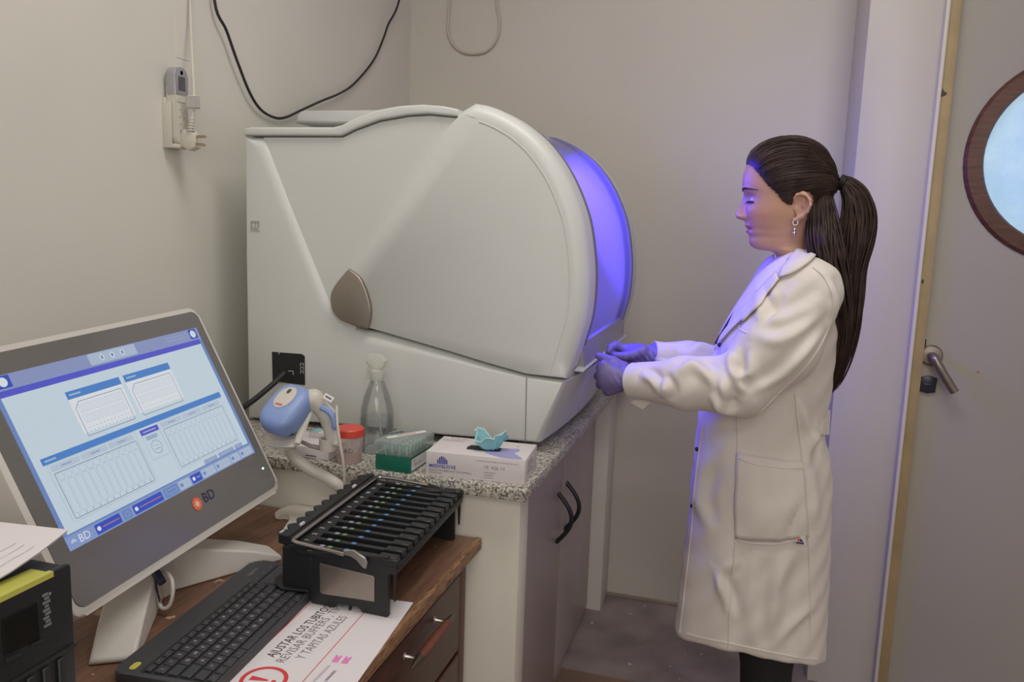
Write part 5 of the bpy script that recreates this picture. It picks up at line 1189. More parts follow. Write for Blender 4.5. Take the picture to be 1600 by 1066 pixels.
def under(P):
    d = smin(torso(P, -0.022), arms(P, -0.020), 0.02)
    d = np.maximum(d, -(P[..., 2]-0.60)); d = smin(d, legs(P, -0.010), 0.02)
    for s in (-1, 1): d = smin(d, sd_cone(P, (hipx+0.04, PY+0.046*s, 0.05), (hipx-0.10, PY+0.078*s, 0.030), 0.036, 0.026), 0.02)
    return np.maximum(d, P[..., 2]-float(tz[1]))
V, Q = surface_nets(under, (-0.36, 1.46, 0.0), (0.36, 2.02, 1.30), 0.012)
bodyb.add(V, Q.tolist())

# ---- hands
def hand_sdf(P, W, palm, mcps, pips, tips, thumb, g=0.0):
    d = sd_cone(P, W, palm, 0.0255+g, 0.0270+g)
    for m_ in mcps: d = smin(d, sd_cone(P, palm+(m_-palm)*0.15, m_, 0.0200+g, 0.0132+g), 0.016)
    for m_, p_, t_ in zip(mcps, pips, tips):
        f = smin(sd_cone(P, m_, p_, 0.0110+g, 0.0096+g), sd_cone(P, p_, (p_+t_)/2+(p_-m_)*0.10, 0.0096+g, 0.0088+g), 0.003)
        f = smin(f, sd_cone(P, (p_+t_)/2+(p_-m_)*0.10, t_, 0.0088+g, 0.0076+g), 0.003); d = smin(d, f, 0.0035)
    f = smin(sd_cone(P, thumb[0], thumb[1], 0.0165+g, 0.0118+g), sd_cone(P, thumb[1], thumb[2], 0.0112+g, 0.0105+g), 0.004)
    f = smin(f, sd_cone(P, thumb[2], thumb[3], 0.0104+g, 0.0082+g), 0.003); return smin(d, f, 0.006)
NPT = lambda l: [np.array(p) for p in l]
HL = dict(W=np.array((-0.2215,1.6640,0.9816)), palm=np.array((-0.2589,1.6680,0.9804)), mcps=NPT([(-0.2836,1.6600,1.0060),(-0.2864,1.6570,0.9896),(-0.2833,1.6600,0.9713),(-0.2713,1.6680,0.9541)]),
          pips=NPT([(-0.2977,1.6940,0.9951),(-0.3024,1.6940,0.9762),(-0.2976,1.6960,0.9577),(-0.2820,1.7000,0.9427)]), tips=NPT([(-0.2899,1.7140,0.9939),(-0.2893,1.7160,0.9749),(-0.2838,1.7140,0.9585),(-0.2726,1.7100,0.9474)]),
          thumb=NPT([(-0.2498,1.6820,0.9997),(-0.2716,1.6840,1.0129),(-0.2875,1.6860,1.0169),(-0.3021,1.6880,1.0211)]))
HR = dict(W=np.array((-0.2030,1.8620,1.0020)), palm=np.array((-0.2410,1.8660,1.0007)), mcps=NPT([(-0.2720,1.8660,1.0136),(-0.2754,1.8740,0.9967),(-0.2718,1.8760,0.9812),(-0.2614,1.8720,0.9703)]),
          pips=NPT([(-0.2941,1.8580,1.0230),(-0.3013,1.8620,1.0026),(-0.2962,1.8640,0.9857),(-0.2814,1.8620,0.9733)]), tips=NPT([(-0.3074,1.8420,1.0097),(-0.2864,1.8380,0.9982),(-0.2784,1.8380,0.9882),(-0.2662,1.8400,0.9797)]),
          thumb=NPT([(-0.2300,1.8460,1.0136),(-0.2505,1.8360,1.0059),(-0.2676,1.8320,1.0021),(-0.2884,1.8300,1.0030)]))
GLOVE = mat('violet_nitrile', rgb(118, 106, 158), 0.5, 0, 0.04, 40, 0.25, 160)
gl_objs = []
for H in (HL, HR):
    al = np.array([H['W'], H['palm'], *H['mcps'], *H['pips'], *H['tips'], *H['thumb']]); lo, hi = al.min(0)-0.034, al.max(0)+0.034
    bodyb.add(*(lambda r: (r[0], r[1].tolist()))(surface_nets(lambda P: hand_sdf(P, g=-0.0016, **H), lo, hi, 0.004)))
    ax_ = (H['W']-H['palm'])/np.linalg.norm(H['W']-H['palm'])
    def gf(P):
        d = hand_sdf(P, **H); c2 = H['W']+ax_*0.03
        d = smin(d, sd_cone(P, H['W'], c2, 0.0262, 0.0275), 0.01)
        s = (P-H['W'])@ax_
        wr = np.exp(-((s+0.012)/0.022)**2)*0.0011*np.sin(s*420+14*P[..., 2]*20)     # wrist creases
        return np.maximum(d+wr, s-0.026)
    V, Q = surface_nets(gf, lo-0.012, hi+0.012, 0.0022)
    t = MB(); t.add(V, Q.tolist()); gl_objs.append(t.build('glove', GLOVE, per, angle=180))
body = bodyb.build('body', SKIN, per, angle=180, weld=False)
ca_ = body.data.color_attributes.new('tint', 'FLOAT_COLOR', 'POINT')
cols_ = np.ones((len(body.data.vertices), 4)); hy = hv[:, 1]-PY; hz = hv[:, 2]; fr_ = (np.tile(ca, nr) > 0.3)
lip = (np.clip(1.25-np.abs((hz-zpx[358]-0.0008)/0.0080)**2.2-np.abs(hy/0.0255)**2.0, 0, 0.5)/0.5)*fr_
cols_[:n_head, 0] -= 0.22*lip; cols_[:n_head, 1] -= 0.52*lip; cols_[:n_head, 2] -= 0.42*lip
blush = G(hy, hz, 0.045, zpx[337], 0.022, 0.018)*fr_; cols_[:n_head, 1] -= 0.10*blush; cols_[:n_head, 2] -= 0.10*blush
ca_.data.foreach_set('color', cols_.ravel())

# eyes, brows, lashes
def on_face(y, z, lift=0.0):
    h = head_bvh.ray_cast(Vector((-0.6, PY+y, z)), Vector((1, 0, 0)))[0]
    return Vector((h.x-lift, h.y, h.z))
HAIRC = mat('dark_brown_hair', rgb(58, 45, 40), 0.40, 0, 0.35, 30, spec=0.22)
EYEW = mat('eye_white', rgb(214, 208, 204), 0.2); IRIS = mat('dark_iris', rgb(40, 28, 24), 0.15)
for s in (-1, 1):
    c = on_face(s*0.0305, zpx[313]); b = MB(); ec_ = c+Vector((0.0116, 0, -0.0010))
    b.ball(ec_, 0.0108, 18, 12); b.ball(ec_+Vector((-0.0083, 0, -0.0042)), 0.0042, 12, 8, m=1); b.build('eye', [EYEW, IRIS], per)
    b = MB(); P = [on_face(s*y, zpx[316]+0.0006-1.6*(y-0.031)**2*6, 0.0006) for y in np.linspace(0.0185, 0.0450, 12)]
    b.tube(P, [0.0009]+[0.0018]*10+[0.0009], 6)
    for k in range(1, 12): b.tube([P[k], P[k]+Vector((-0.0035, s*0.0010*(k/6), -0.0030)), P[k]+Vector((-0.0060, s*0.002*(k/6), -0.0032))], [0.0004, 0.0003, 0.0001], 4)
    b.build('eyelashes', HAIRC, per)
    b = MB()
    for k in range(90):
        t = random.random(); y = 0.010+0.040*t; z = zpx[298]+0.0010+0.0022*math.sin(PI*min(1, t*1.05))+random.uniform(-0.0030, 0.0030)*(1.05-t)
        p = on_face(s*y, z, 0.0007); q = on_face(s*(y+0.006), z+0.0012-0.003*t, 0.0009); b.tube([p, q], [0.0010, 0.0003], 4)
    o = b.build('eyebrow', mat('brow_hair', rgb(74, 54, 48), 0.7), per)

# ---- hair
HC = np.array(((0.0711,1.7500,1.3828))); TIE = np.array((0.1557,1.7500,1.4060))
poly = np.array([(-0.0335,1.4407),(-0.0244,1.4357),(-0.0126,1.4282),(0.0024,1.4106),(0.0175,1.3918),(0.0360,1.3756),(0.0470,1.3618),(0.0587,1.3531),(0.0696,1.3547),(0.0741,1.3751),(0.0821,1.3810),(0.0930,1.3806),(0.1035,1.3707),(0.1060,1.3544),(0.1017,1.3340),(0.0975,1.3109),(0.1045,1.2856),(0.1182,1.2657),(0.1874,1.2685),(0.1642,1.5306),(-0.0526,1.5319)])
def inpoly(x, z, P):
    c = np.zeros(x.shape, bool); j = len(P)-1
    for i in range(len(P)):
        xi, zi, xj, zj = *P[i], *P[j]
        c ^= ((zi > z) != (zj > z)) & (x < (xj-xi)*(z-zi)/(zj-zi+1e-12)+xi); j = i
    return c
def pdist(x, z, P, k):
    d = np.full(x.shape, 9.0)
    for i in range(k):
        a, c = P[i], P[i+1]; ba = c-a; t = np.clip(((x-a[0])*ba[0]+(z-a[1])*ba[1])/(ba@ba), 0, 1); d = np.minimum(d, np.hypot(x-a[0]-t*ba[0], z-a[1]-t*ba[1]))
    return d
H3 = head[:24*NS]; inside = inpoly(H3[:, :, 0], H3[:, :, 2], poly); dd = pdist(H3[:, :, 0], H3[:, :, 2], poly, 18)
nrm_ = np.zeros_like(H3); du = np.gradient(H3, axis=0); dv = (np.roll(H3, -1, 1)-np.roll(H3, 1, 1)); nn_ = np.cross(du, dv); ln = np.linalg.norm(nn_, axis=-1, keepdims=True); nn_ = nn_/np.maximum(ln, 1e-12)
out_ = H3-HC; sgn = np.sign((nn_*out_).sum(-1, keepdims=True)); nn_ = nn_*sgn; bad = ln[..., 0] < 1e-10; nn_[bad] = (out_/np.linalg.norm(out_, axis=-1, keepdims=True))[bad]
tt = np.clip(dd/0.030, 0, 1); lift = 0.0015+0.0075*tt*(2-tt)
cap = H3+nn_*lift[..., None]
capf = [[i*NA+j, i*NA+(j+1) % NA, (i+1)*NA+(j+1) % NA, (i+1)*NA+j] for i in range(len(H3)-1) for j in range(NA) if inside[i, j] and inside[i+1, j] and inside[i, (j+1) % NA] and inside[i+1, (j+1) % NA]]
cv = cap.reshape(-1, 3); used = sorted({k for q in capf for k in q}); rm = {k: i for i, k in enumerate(used)}
cf2 = [[rm[k] for k in q] for q in capf]; cv2 = cv[used]
cap_bvh = BVHTree.FromPolygons([Vector(p) for p in cv2], cf2)
b = MB(); b.add(cv2, cf2); hair = b.build('hair', HAIRC, per, angle=180)
def Rdir(d):
    d = Vector(d); h = cap_bvh.ray_cast(Vector(HC)+d*0.3, -d)
    if h[0] is None: h = head_bvh.ray_cast(Vector(HC)+d*0.3, -d)
    return (h[0]-Vector(HC)).length if h[0] is not None else 0.09
EAR_C = np.array((0.0889,1.6900,1.3518)); rng = random.Random(3)
hairs = MB()
dT = (TIE-HC); rT = np.linalg.norm(dT); dT = dT/rT
cand = [k for k in range(len(cv2))]
nst = 0
while nst < 620:
    p = cv2[rng.choice(cand)]
    d0 = (p-HC); d0 /= np.linalg.norm(d0)
    # roots favour the hair line, plus the low back hair that falls instead of being tied
    px_ = p[0]; low_back = p[2] < HC[2]-0.002 and p[0] > HC[0]+0.012
    if low_back: continue
    if d0[2] > 0.35 and rng.random() < 0.45: continue
    om = math.acos(max(-1, min(1, d0@dT))); 
    if om < 0.25 or om > 2.6: continue
    L_ = []; K = 14; hit_ear = False; lf = rng.uniform(0.0002, 0.0022); wv = rng.uniform(-0.09, 0.09)
    for k in range(K+1):
        t = k/K; d = (math.sin((1-t)*om)*d0+math.sin(t*om)*dT)/math.sin(om)
        sag = np.array((0, 0, -0.16*math.sin(PI*t)*max(0, 0.75-d0[2]))); d = d+sag*0.55+np.array((0, wv*math.sin(PI*t)*0.5, 0)); d /= np.linalg.norm(d)
        R_ = Rdir(d); R_ = R_*(1-t**6)+min(R_, rT)*t**6
        L_.append(HC+d*(R_+lf*math.sin(PI*min(1, t*1.3+0.05))))
        e_ = L_[-1]; hit_ear |= abs(e_[1]-PY) > 0.035 and ((e_[0]-EAR_C[0])/0.023)**2+((e_[2]-EAR_C[2])/0.030)**2 < 1
    if hit_ear: continue
    hairs.tube(L_, [0.0005+0.0011*math.sin(PI*min(1, 0.15+k/K*0.9)) for k in range(K+1)], 5, flat=0.6); nst += 1
o = hairs.build('swept_strands', HAIRC, per, angle=180, weld=False); o['kind'] = 'stuff'
# pony tail and the loose hair beneath it
pc = [np.array(p) for p in spline([(0.1570,1.7500,1.4048),(0.1719,1.7480,1.3974),(0.1892,1.7450,1.3724),(0.1970,1.7420,1.3346),(0.1958,1.7380,1.2901),(0.1910,1.7350,1.2325),(0.1929,1.7330,1.1681),(0.1931,1.7320,1.1095),(0.1875,1.7320,1.0497),(0.1806,1.7330,1.0023),(0.1755,1.7340,0.9774)], 5)]
pr = [0.010, 0.017, 0.026, 0.033, 0.034, 0.030, 0.029, 0.027, 0.022, 0.014, 0.004]
pr = [p[0] for p in spline([(r, 0) for r in pr], 5)]
lc = [np.array(p) for p in spline([(0.1234,1.7150,1.3722),(0.1274,1.7000,1.3256),(0.1330,1.6800,1.2821),(0.1447,1.6680,1.2432),(0.1591,1.6720,1.2025),(0.1739,1.6900,1.1451),(0.1816,1.7150,1.0846),(0.1785,1.7230,1.0305),(0.1741,1.7280,0.9879)], 5)]
lr = [p[0] for p in spline([(r, 0) for r in (0.022, 0.031, 0.035, 0.031, 0.027, 0.024, 0.018, 0.012, 0.003)], 5)]
def bundle(path, rad, n, seed, wide=1.0, ragged=0.12):
    rg = random.Random(seed); t = MB(); k = len(path)
    T = np.gradient(np.array(path), axis=0); T /= np.linalg.norm(T, axis=1, keepdims=True)
    yv = np.array((0, 1, 0.0)); U = np.cross(T, yv); U /= np.linalg.norm(U, axis=1, keepdims=True)
    for _ in range(n):
        a = rg.uniform(0, 2*PI); r = math.sqrt(rg.uniform(0.30, 1.0)); end = k-int(rg.random()**2*ragged*k)-1
        ph = rg.uniform(0, 6.28); am = rg.uniform(0.0, 0.10); tw_ = rg.uniform(-0.8, 0.8); P = []; R_ = []
        w0 = rg.uniform(0.0014, 0.0030)
        for i in range(0, end+1):
            s = i/(k-1); aa = a+tw_*s+0.25*math.sin(5*s+ph); rr = r*(1+am*math.sin(9*s+ph))*rad[i]
            P.append(path[i]+U[i]*rr*math.cos(aa)+yv*rr*math.sin(aa)*wide); R_.append(w0*min(1, 0.25+4*s)*max(0.12, 1-(i/max(1, end))**5))
        t.tube(P, R_, 5, flat=0.7)
    return t
b = MB(); b.tube(pc, [r*0.80 for r in pr], 14)
for q in bundle(pc, pr, 210, 5).__dict__.items(): pass
bb = bundle(pc, pr, 210, 5); b.add(bb.v, bb.f); pony = b.build('ponytail', HAIRC, per, angle=180, weld=False)
b = MB(); b.tube(lc, [r*0.78 for r in lr], 14); bb = bundle(lc, lr, 130, 9, 1.25); b.add(bb.v, bb.f)
lc2 = [np.array((p[0], 2*PY-p[1], p[2])) for p in lc]
b.tube(lc2, [r*0.78 for r in lr], 14); bb = bundle(lc2, lr, 60, 11, 1.25); b.add(bb.v, bb.f)
b.build('loose_hair', HAIRC, per, angle=180, weld=False)
b = MB(); tdir = (pc[4]-pc[0]); tdir /= np.linalg.norm(tdir); u1 = np.cross(tdir, (0, 1, 0)); u1 /= np.linalg.norm(u1)
for off in (-0.002, 0.003):
    b.tube([pc[1]+tdir*off+u1*0.0125*math.cos(a)+np.array((0, 1, 0))*0.0125*math.sin(a) for a in np.linspace(0, 2*PI, 19)[:-1]], 0.0036, 8, closed=True)
b.build('hair_tie', mat('black_hair_tie', rgb(20, 18, 20), 0.6), per)
# earrings
for s in (1, -1):
    b = MB(); e0 = Vector((0.0762,1.6780,1.3237)); e0.y = PY+(e0.y-PY)*s
    b.tube([e0+Vector((0.0048*math.cos(a), 0, 0.0055*math.sin(a)-0.003)) for a in np.linspace(0, 2*PI, 17)[:-1]], 0.0009, 6, closed=True)
    b.ball(e0+Vector((0, 0, -0.0175)), (0.0028, 0.0022, 0.0035), 10, 8); b.ball(e0+Vector((0, 0, -0.0245)), (0.0032, 0.0024, 0.0042), 10, 8); b.tube([e0+Vector((0, 0, -0.008)), e0+Vector((0, 0, -0.016))], 0.0008, 5)
    b.build('earring', mat('silver', rgb(214, 210, 206), 0.2, 1.0), per)

# ---- lab coat
CLOTH = mat('white_cotton_coat', rgb(222, 214, 208), 0.8, 0, 0.02, 14, 0.12, 700, sheen=0.15)
hemf = float((-0.1077,1.7500,0.3990)[2])
def coat_sdf(P):
    t = torso(P)
    a = arms(P)
    d = smin(t, a, 0.022)
    hem = hemf-0.012*np.clip((P[..., 0]-0.0)/0.3, 0, 1)+0.030*np.clip(np.abs(P[..., 1]-PY)/0.12, 0, 1.2)**2
    d = np.maximum(d, hem-P[..., 2]); d = np.maximum(d, P[..., 2]-float(tz[0]))
    for A in (LA, RA):
        ax = (A[4]-A[3])/np.linalg.norm(A[4]-A[3]); s = (P-A[4])@ax; near_ = np.linalg.norm(P-A[4], axis=-1) < 0.12
        d = np.where(near_, np.maximum(d, s), d)
    return d
V, Q = surface_nets(coat_sdf, (-0.34, 1.47, 0.33), (0.36, 2.03, 1.29), 0.005)
# Laplacian polish, then folds
E_ = np.concatenate([Q[:, [0, 1]], Q[:, [1, 2]], Q[:, [2, 3]], Q[:, [3, 0]]]); deg = np.bincount(E_.ravel(), minlength=len(V)).astype(float)
def relax(V, it, lam=0.5):
    for _ in range(it):
        S = np.zeros_like(V)
        for c in range(3): S[:, c] = np.bincount(E_[:, 0], V[E_[:, 1], c], len(V))+np.bincount(E_[:, 1], V[E_[:, 0], c], len(V))
        V = V+lam*(S/deg[:, None]-V)
    return V
def normals(V):
    n = np.cross(V[Q[:, 2]]-V[Q[:, 0]], V[Q[:, 3]]-V[Q[:, 1]]); N = np.zeros_like(V)
    for k in range(4): 
        for c in range(3): N[:, c] += np.bincount(Q[:, k], n[:, c], len(V))
    return N/np.maximum(np.linalg.norm(N, axis=1, keepdims=True), 1e-12)
V = relax(V, 3); N = normals(V)
if ((V-V.mean(0))*N).sum() < 0: N = -N
nearside = np.clip(-N[:, 1]*1.6+0.15, 0, 1)
disp = np.zeros(len(V))
def fold(pts, amp, wd, yplane=None):
    """raised soft crease following a line drawn on the near side of the cloth, with a hollow next to it"""
    global disp
    P = [np.array(p) for p in spline(pts, 5)]; best = np.full(len(V), 9.0); ss = np.zeros(len(V)); tp = np.zeros(len(V))
    for i in range(len(P)-1):
        a, c = P[i], P[i+1]; ba = c-a; qx = V[:, 0]-a[0]; qz = V[:, 2]-a[1]; t = np.clip((qx*ba[0]+qz*ba[1])/max(ba@ba, 1e-12), 0, 1)
        dx = qx-t*ba[0]; dz = qz-t*ba[1]; d = np.hypot(dx, dz); m_ = d < best
        best = np.where(m_, d, best); ss = np.where(m_, np.sign(ba[0]*qz-ba[1]*qx), ss); tp = np.where(m_, (i+t)/(len(P)-1), tp)
    u = best*ss/wd; taper = np.clip(np.sin(PI*np.clip(tp, 0.02, 0.98)), 0, 1)**0.7
    disp += 1.7*amp*taper*nearside*(np.exp(-u*u)-0.75*np.exp(-((u-1.7)/1.0)**2))
for pts, a, w_ in (
    ([(-0.0532,1.0434),(-0.0344,1.0171),(-0.0299,0.9870),(-0.0379,0.9633)], 0.0095, 0.010),
    ([(-0.1231,1.0222),(-0.0968,1.0373),(-0.0641,1.0247),(-0.0452,0.9984)], 0.0085, 0.011),
    ([(-0.1596,1.0035),(-0.1436,0.9894),(-0.1497,0.9653)], 0.0070, 0.009),
    ([(-0.1977,1.0028),(-0.1719,0.9972),(-0.1580,0.9776)], 0.0065, 0.008),
    ([(-0.0265,1.0406),(-0.0043,1.0324),(0.0115,1.0438),(0.0085,1.0835)], 0.0085, 0.009),
    ([(-0.0167,1.0715),(-0.0246,1.0483),(-0.0129,1.0190),(0.0073,1.0032)], 0.0080, 0.010),
    ([(-0.0572,0.9947),(-0.0307,0.9640),(-0.0060,0.9562)], 0.0070, 0.010),
    ([(0.0215,1.0045),(0.0635,1.0382),(0.1012,1.0844),(0.1379,1.1320)], 0.0060, 0.009),
    ([(0.0161,1.1088),(0.0571,1.1056),(0.1010,1.1294),(0.1318,1.1652)], 0.0055, 0.012),
    ([(0.0228,1.1437),(0.0623,1.1414),(0.1059,1.1660),(0.1305,1.1937)], 0.0050, 0.012),
    ([(0.0155,1.1946),(0.0236,1.1646),(0.0166,1.1335)], 0.0060, 0.008),
    ([(0.0502,1.1940),(0.0370,1.1715),(0.0205,1.1436)], 0.0050, 0.008),
    ([(0.1340,1.2237),(0.1515,1.1766),(0.1499,1.1159)], 0.0050, 0.009),
    ([(0.1045,0.9841),(0.1282,0.9251),(0.1515,0.8710)], 0.0060, 0.012),
    ([(0.1617,0.9159),(0.1385,0.8850),(0.1287,0.8318)], 0.0060, 0.012),
    ([(0.1285,0.8631),(0.1507,0.7953),(0.1631,0.7046)], 0.0040, 0.014),
    ([(0.1143,0.7840),(0.0968,0.7278),(0.0873,0.6910)], 0.0050, 0.009),
    ([(-0.0254,0.5984),(-0.0045,0.5594),(0.0097,0.5049)], 0.0050, 0.010),
    ([(0.0135,0.6327),(-0.0100,0.6009),(-0.0163,0.5431)], 0.0040, 0.009),
    ([(0.1684,0.5406),(0.1366,0.5069),(0.1085,0.4664)], 0.0035, 0.010),
    ([(0.1132,0.6758),(0.0937,0.5761),(0.0898,0.4628)], 0.0060, 0.018),
    ([(-0.0643,0.8291),(-0.0717,0.7456),(-0.0478,0.6793)], 0.0045, 0.014),
    ([(0.0502,0.6524),(0.0474,0.5542),(0.0607,0.4429)], 0.0045, 0.016)):
    fold(pts, a, w_)
# gentle all-over drape
disp += 0.0016*np.sin(V[:, 0]*61+V[:, 2]*17+2*np.sin(V[:, 2]*9+V[:, 1]*7))*np.clip((1.0-V[:, 2])/0.3, 0.15, 1)
disp += 0.0010*np.sin(V[:, 0]*95-V[:, 2]*80+3*np.sin(V[:, 1]*22))
V = V+N*disp[:, None]; V = relax(V, 1, 0.35)
b = MB(); b.add(V, Q.tolist()); coat = b.build('lab_coat', CLOTH, per, angle=180, weld=False)
coat_bvh = BVHTree.FromPolygons([Vector(p) for p in V], Q.tolist())
def cast(x, z, side=-1, lift=0.002):
    h = coat_bvh.ray_cast(Vector((x, PY+side*0.6, z)), Vector((0, -side, 0)))
    if h[0] is None: return None
    return h[0]+h[1]*lift if h[1].y*side > 0 else h[0]-h[1]*lift
def strip(A, B, n, m, lift=0.003, side=-1, fallback=1.74, puff=0.0, thick=0.0012):
    """cloth panel between two edge lines laid on the coat"""
    A = np.array(spline(A, 6)); B = np.array(spline(B, 6)); rows = []
    for i in range(n+1):
        t = i/n; a = np.array([np.interp(t*(len(A)-1), range(len(A)), A[:, k]) for k in (0, 1)]); c = np.array([np.interp(t*(len(B)-1), range(len(B)), B[:, k]) for k in (0, 1)]); r = []
        for j in range(m+1):
            q = a+(c-a)*j/m; h = cast(q[0], q[1], side, lift+puff*math.sin(PI*j/m)*math.sin(PI*t))
            r.append(tuple(h) if h is not None else (q[0], fallback if side < 0 else 2*PY-fallback, q[1]))
        rows.append(r)
    t = MB(); t.grid(rows); o = t.build; return t
def add_thick(o, th=0.0016):
    s = o.modifiers.new('thick', 'SOLIDIFY'); s.thickness = th; s.offset = 1
    return o
# collar, lapels
add_thick(strip([(0.0501,1.2227),(0.0113,1.1736),(-0.0220,1.1224),(-0.0444,1.0842),(-0.0528,1.0599)], [(0.0545,1.2116),(0.0308,1.1747),(0.0019,1.1344),(-0.0255,1.1013),(-0.0528,1.0599)], 22, 6, 0.0045, -1, 1.735).build('lapel', CLOTH, coat, angle=60), 0.0020)
add_thick(strip([(0.0586,1.2298),(0.0739,1.2496),(0.0881,1.2666),(0.1024,1.2810),(0.1161,1.2877)], [(0.0538,1.2130),(0.0771,1.2244),(0.0986,1.2406),(0.1141,1.2551),(0.1251,1.2644)], 18, 6, 0.005, -1, 1.72).build('collar', CLOTH, coat, angle=60), 0.0020)
farl = MB(); A_ = [(0.0443,1.7750,1.2533),(0.0239,1.7900,1.2357),(-0.0002,1.8000,1.1872),(-0.0309,1.8000,1.1296),(-0.0541,1.7900,1.0782),(-0.0615,1.7650,1.0443)]; B_ = [(0.0534,1.7450,1.2254),(0.0394,1.7520,1.2111),(0.0164,1.7560,1.1760),(-0.0114,1.7570,1.1293),(-0.0396,1.7560,1.0806),(-0.0569,1.7530,1.0435)]
A_ = spline(A_, 5); B_ = spline(B_, 5)
farl.grid([[tuple(np.array(a)+(np.array(c)-np.array(a))*j/5+np.array((-0.004*math.sin(PI*j/5), 0, 0))) for j in range(6)] for a, c in zip(A_, B_)])
add_thick(farl.build('lapel', CLOTH, coat, angle=60), 0.0020)
farc = MB(); A_ = spline([(0.0507,1.7920,1.2436),(0.0680,1.8120,1.2615),(0.0955,1.8150,1.2761),(0.1217,1.7900,1.2802),(0.1300,1.7500,1.2811),(0.1259,1.7100,1.2814)], 5); B_ = spline([(0.0436,1.8000,1.2362),(0.0628,1.8350,1.2386),(0.0990,1.8400,1.2483),(0.1378,1.8100,1.2563),(0.1510,1.7500,1.2507),(0.1421,1.7000,1.2494)], 5)
farc.grid([[tuple(np.array(a)+(np.array(c)-np.array(a))*j/4) for j in range(5)] for a, c in zip(A_, B_)])
add_thick(farc.build('collar', CLOTH, coat, angle=60), 0.0020)
# dark top in the neck opening
b = MB(); A_ = spline([(0.0473,1.7150,1.2291),(0.0112,1.7220,1.1768),(-0.0234,1.7320,1.1201),(-0.0534,1.7450,1.0561)], 5); B_ = spline([(0.0492,1.7850,1.2262),(0.0113,1.7800,1.1754),(-0.0241,1.7700,1.1189),(-0.0553,1.7550,1.0573)], 5)
b.grid([[tuple(np.array(a)+(np.array(c)-np.array(a))*j/4-np.array((0.0075*math.sin(PI*j/4)+0.003, 0, -0.002))) for j in range(5)] for a, c in zip(A_, B_)])
b.build('dark_top', mat('black_knit', rgb(34, 30, 36), 0.85), per)
# patch pocket, its hem, breast pocket, seams, belt tab, snaps
pk = add_thick(strip([(-0.0001,0.8583),(0.0021,0.8100),(0.0044,0.7421),(0.0102,0.6795)], [(0.1259,0.8506),(0.1336,0.7999),(0.1416,0.7476),(0.1481,0.6974)], 18, 18, 0.0035, -1, 1.66, 0.006).build('pocket', CLOTH, coat, angle=60), 0.0022)
def line_on(pts, r, lift=0.002, n=8):
    P = [cast(p[0], p[1], -1, lift) for p in spline(pts, n)]; P = [p for p in P if p is not None]; t = MB(); t.tube(P, r, 6); return t
line_on([(0.0006,0.8477),(0.0425,0.8392),(0.0857,0.8378),(0.1267,0.8401)], 0.0011, 0.0078).build('pocket_hem', CLOTH, coat)
line_on([(0.0103,0.6781),(0.0546,0.6779),(0.1037,0.6866),(0.1481,0.6974)], 0.0016, 0.004).build('pocket_seam', CLOTH, coat)
line_on([(-0.0050,0.9319),(-0.0002,0.8823),(0.0001,0.8611)], 0.0015, 0.0012).build('seam', CLOTH, coat)
line_on([(0.0108,0.6713),(0.0089,0.5899),(0.0097,0.5049),(0.0135,0.4337)], 0.0015, 0.0012).build('seam', CLOTH, coat)
line_on([(0.0993,0.9900),(0.1120,0.9208),(0.1287,0.8318),(0.1454,0.7153),(0.1578,0.6232),(0.1725,0.4752)], 0.0015, 0.0012).build('seam', CLOTH, coat)
line_on([(0.0321,0.9575),(0.0758,1.0144),(0.1141,1.0671),(0.1431,1.1239),(0.1474,1.1781),(0.1307,1.2175),(0.1089,1.2378)], 0.0013, 0.0012).build('sleeve_seam', CLOTH, coat)
line_on([(-0.0709,0.8958),(-0.0765,0.8390),(-0.0802,0.7532),(-0.0817,0.6518),(-0.0864,0.5332),(-0.0917,0.4195)], 0.0014, 0.0012).build('placket_seam', CLOTH, coat)
hp = []
for x_ in np.linspace(-0.075, 0.195, 28):
    yy = 0.11
    for _ in range(4):
        zz_ = hemf-0.012*min(1, max(0, x_/0.3))+0.030*min(1.2, yy/0.12)**2+0.017; h = cast(x_, zz_, -1, 0.0010)
        if h is None: break
        yy = PY-h.y
    if h is not None: hp.append(h)
b = MB(); b.tube(hp, 0.0010, 6); b.build('hem_seam', CLOTH, coat)
line_on([(-0.0198,1.1144),(-0.0085,1.1113),(0.0014,1.1107)], 0.0010, 0.0008).build('breast_pocket_hem', CLOTH, coat)
b = MB(); tb2 = [(0.1524,1.6900,0.9482),(0.1691,1.7250,0.9422),(0.1710,1.7250,0.8909),(0.1542,1.6900,0.8977)]
b.add(tb2+[tuple(np.array(p)+np.array((0.008, -0.004, 0))) for p in tb2], [[0, 1, 2, 3], [7, 6, 5, 4], [0, 4, 5, 1], [1, 5, 6, 2], [2, 6, 7, 3], [3, 7, 4, 0]]); b.build('belt_tab', CLOTH, coat)
SNAP = mat('dark_snap', rgb(62, 58, 66), 0.3, 0.7)
for p in [(-0.0870,0.8364),(-0.0884,0.7133),(-0.0559,1.0621)]:
    h = cast(p[0]+0.006, p[1], -1, 0.002); b = MB(); b.ball(h, (0.0042, 0.0030, 0.0048), 12, 8); b.build('snap', SNAP, coat)
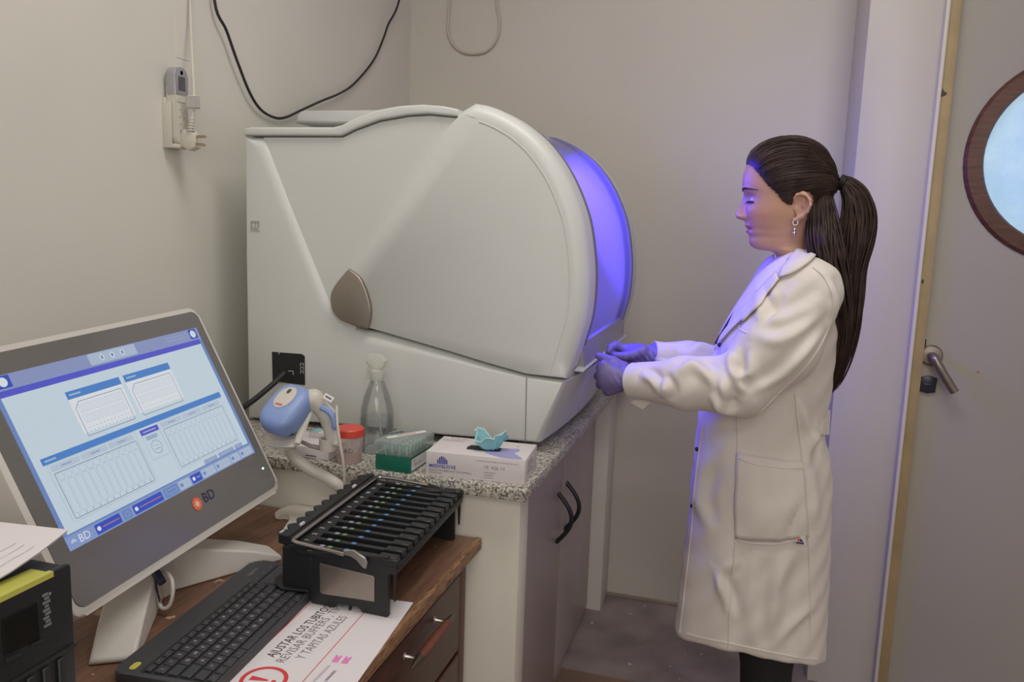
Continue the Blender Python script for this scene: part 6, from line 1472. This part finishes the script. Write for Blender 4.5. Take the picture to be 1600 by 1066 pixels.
# woven brand tag below the pocket
h0 = cast(*[(0.1310,0.6919)][0], -1, 0.006); b = MB()
TM = frame(h0, (1, 0.05, 0), (0, 0.02, 1))
b.box((-0.010, -0.010, 0), (0.010, 0.010, 0.0008), mtx=TM)
b.add([TM @ Vector(v) for v in ((-0.006, -0.003, 0.0014), (-0.001, -0.003, 0.0014), (-0.002, 0.007, 0.0014))], [[0, 1, 2]], 1)
b.add([TM @ Vector(v) for v in ((-0.001, -0.003, 0.0015), (0.007, -0.003, 0.0015), (0.000, 0.004, 0.0015))], [[0, 1, 2]], 2)
b.add([TM @ Vector(v) for v in ((-0.008, -0.008, 0.0014), (0.008, -0.008, 0.0014), (0.007, -0.0045, 0.0014), (-0.007, -0.0045, 0.0014))], [[0, 1, 2, 3]], 2)
b.build('brand_tag', [CARD, RED, mat('navy_thread', rgb(52, 52, 78), 0.7)], coat, smooth=False)
# cuffs
for A, r in ((LA, 0.0382), (RA, 0.0366)):
    ax = (A[4]-A[3])/np.linalg.norm(A[4]-A[3]); u = np.cross(ax, (0, 0, 1)); u /= np.linalg.norm(u); v_ = np.cross(ax, u); rows = []
    for s, q in ((-0.046, 1.0), (-0.044, 1.05), (-0.020, 1.04), (0.0, 1.03), (0.001, 0.97), (-0.004, 0.80)):
        rows.append([tuple(A[4]+ax*s+(u*math.cos(a)+v_*math.sin(a))*r*q*(1+0.03*math.sin(2*a+1))) for a in np.linspace(0, 2*PI, 33)[:-1]])
    b = MB(); b.grid(rows, closed=True); cf = b.build('cuff', CLOTH, coat, angle=60)
# turned-back flap hanging from the near cuff
b = MB(); fl = [(-0.2039,1.6450,0.9552),(-0.2086,1.6450,0.9451),(-0.2243,1.6550,0.9333),(-0.1970,1.6480,0.9223),(-0.1797,1.6400,0.9408),(-0.1955,1.6350,0.9716)]
b.add(fl+[tuple(np.array(p)+np.array((0.002, 0.003, 0.001))) for p in fl], [[0, 1, 2, 3, 4, 5], [11, 10, 9, 8, 7, 6]]+[[i, (i+1) % 6, 6+(i+1) % 6, 6+i] for i in range(6)]); b.build('cuff_flap', CLOTH, coat)
# trousers and shoes
V2, Q2 = surface_nets(lambda P: np.maximum(np.maximum(legs(P, 0.004), P[..., 2]-0.62), 0.075-P[..., 2]), (-0.05, 1.56, 0.05), (0.22, 1.94, 0.66), 0.010)
b = MB(); b.add(V2, Q2.tolist()); b.build('trousers', mat('black_trousers', rgb(30, 28, 31), 0.85), per, angle=180)
def shoe(P, s):
    y = PY+0.046*s; d = sd_cone(P, (hipx+0.045, y, 0.045), (hipx-0.030, y, 0.045), 0.040, 0.038); d = smin(d, sd_cone(P, (hipx-0.03, y, 0.035), (hipx-0.125, y+0.006*s, 0.030), 0.036, 0.028), 0.03)
    d = smin(d, sd_cone(P, (hipx+0.03, y, 0.05), (hipx+0.03, y, 0.088), 0.048, 0.046), 0.02); return np.maximum(d, 0.001-P[..., 2])
for s in (-1, 1):
    V3, Q3 = surface_nets(lambda P: shoe(P, s), (-0.10, PY+0.046*s-0.06, -0.02), (0.20, PY+0.046*s+0.06, 0.13), 0.007)
    b = MB(); b.add(V3, Q3.tolist()); b.build('shoe', mat('black_leather', rgb(26, 24, 25), 0.4), per, angle=180)
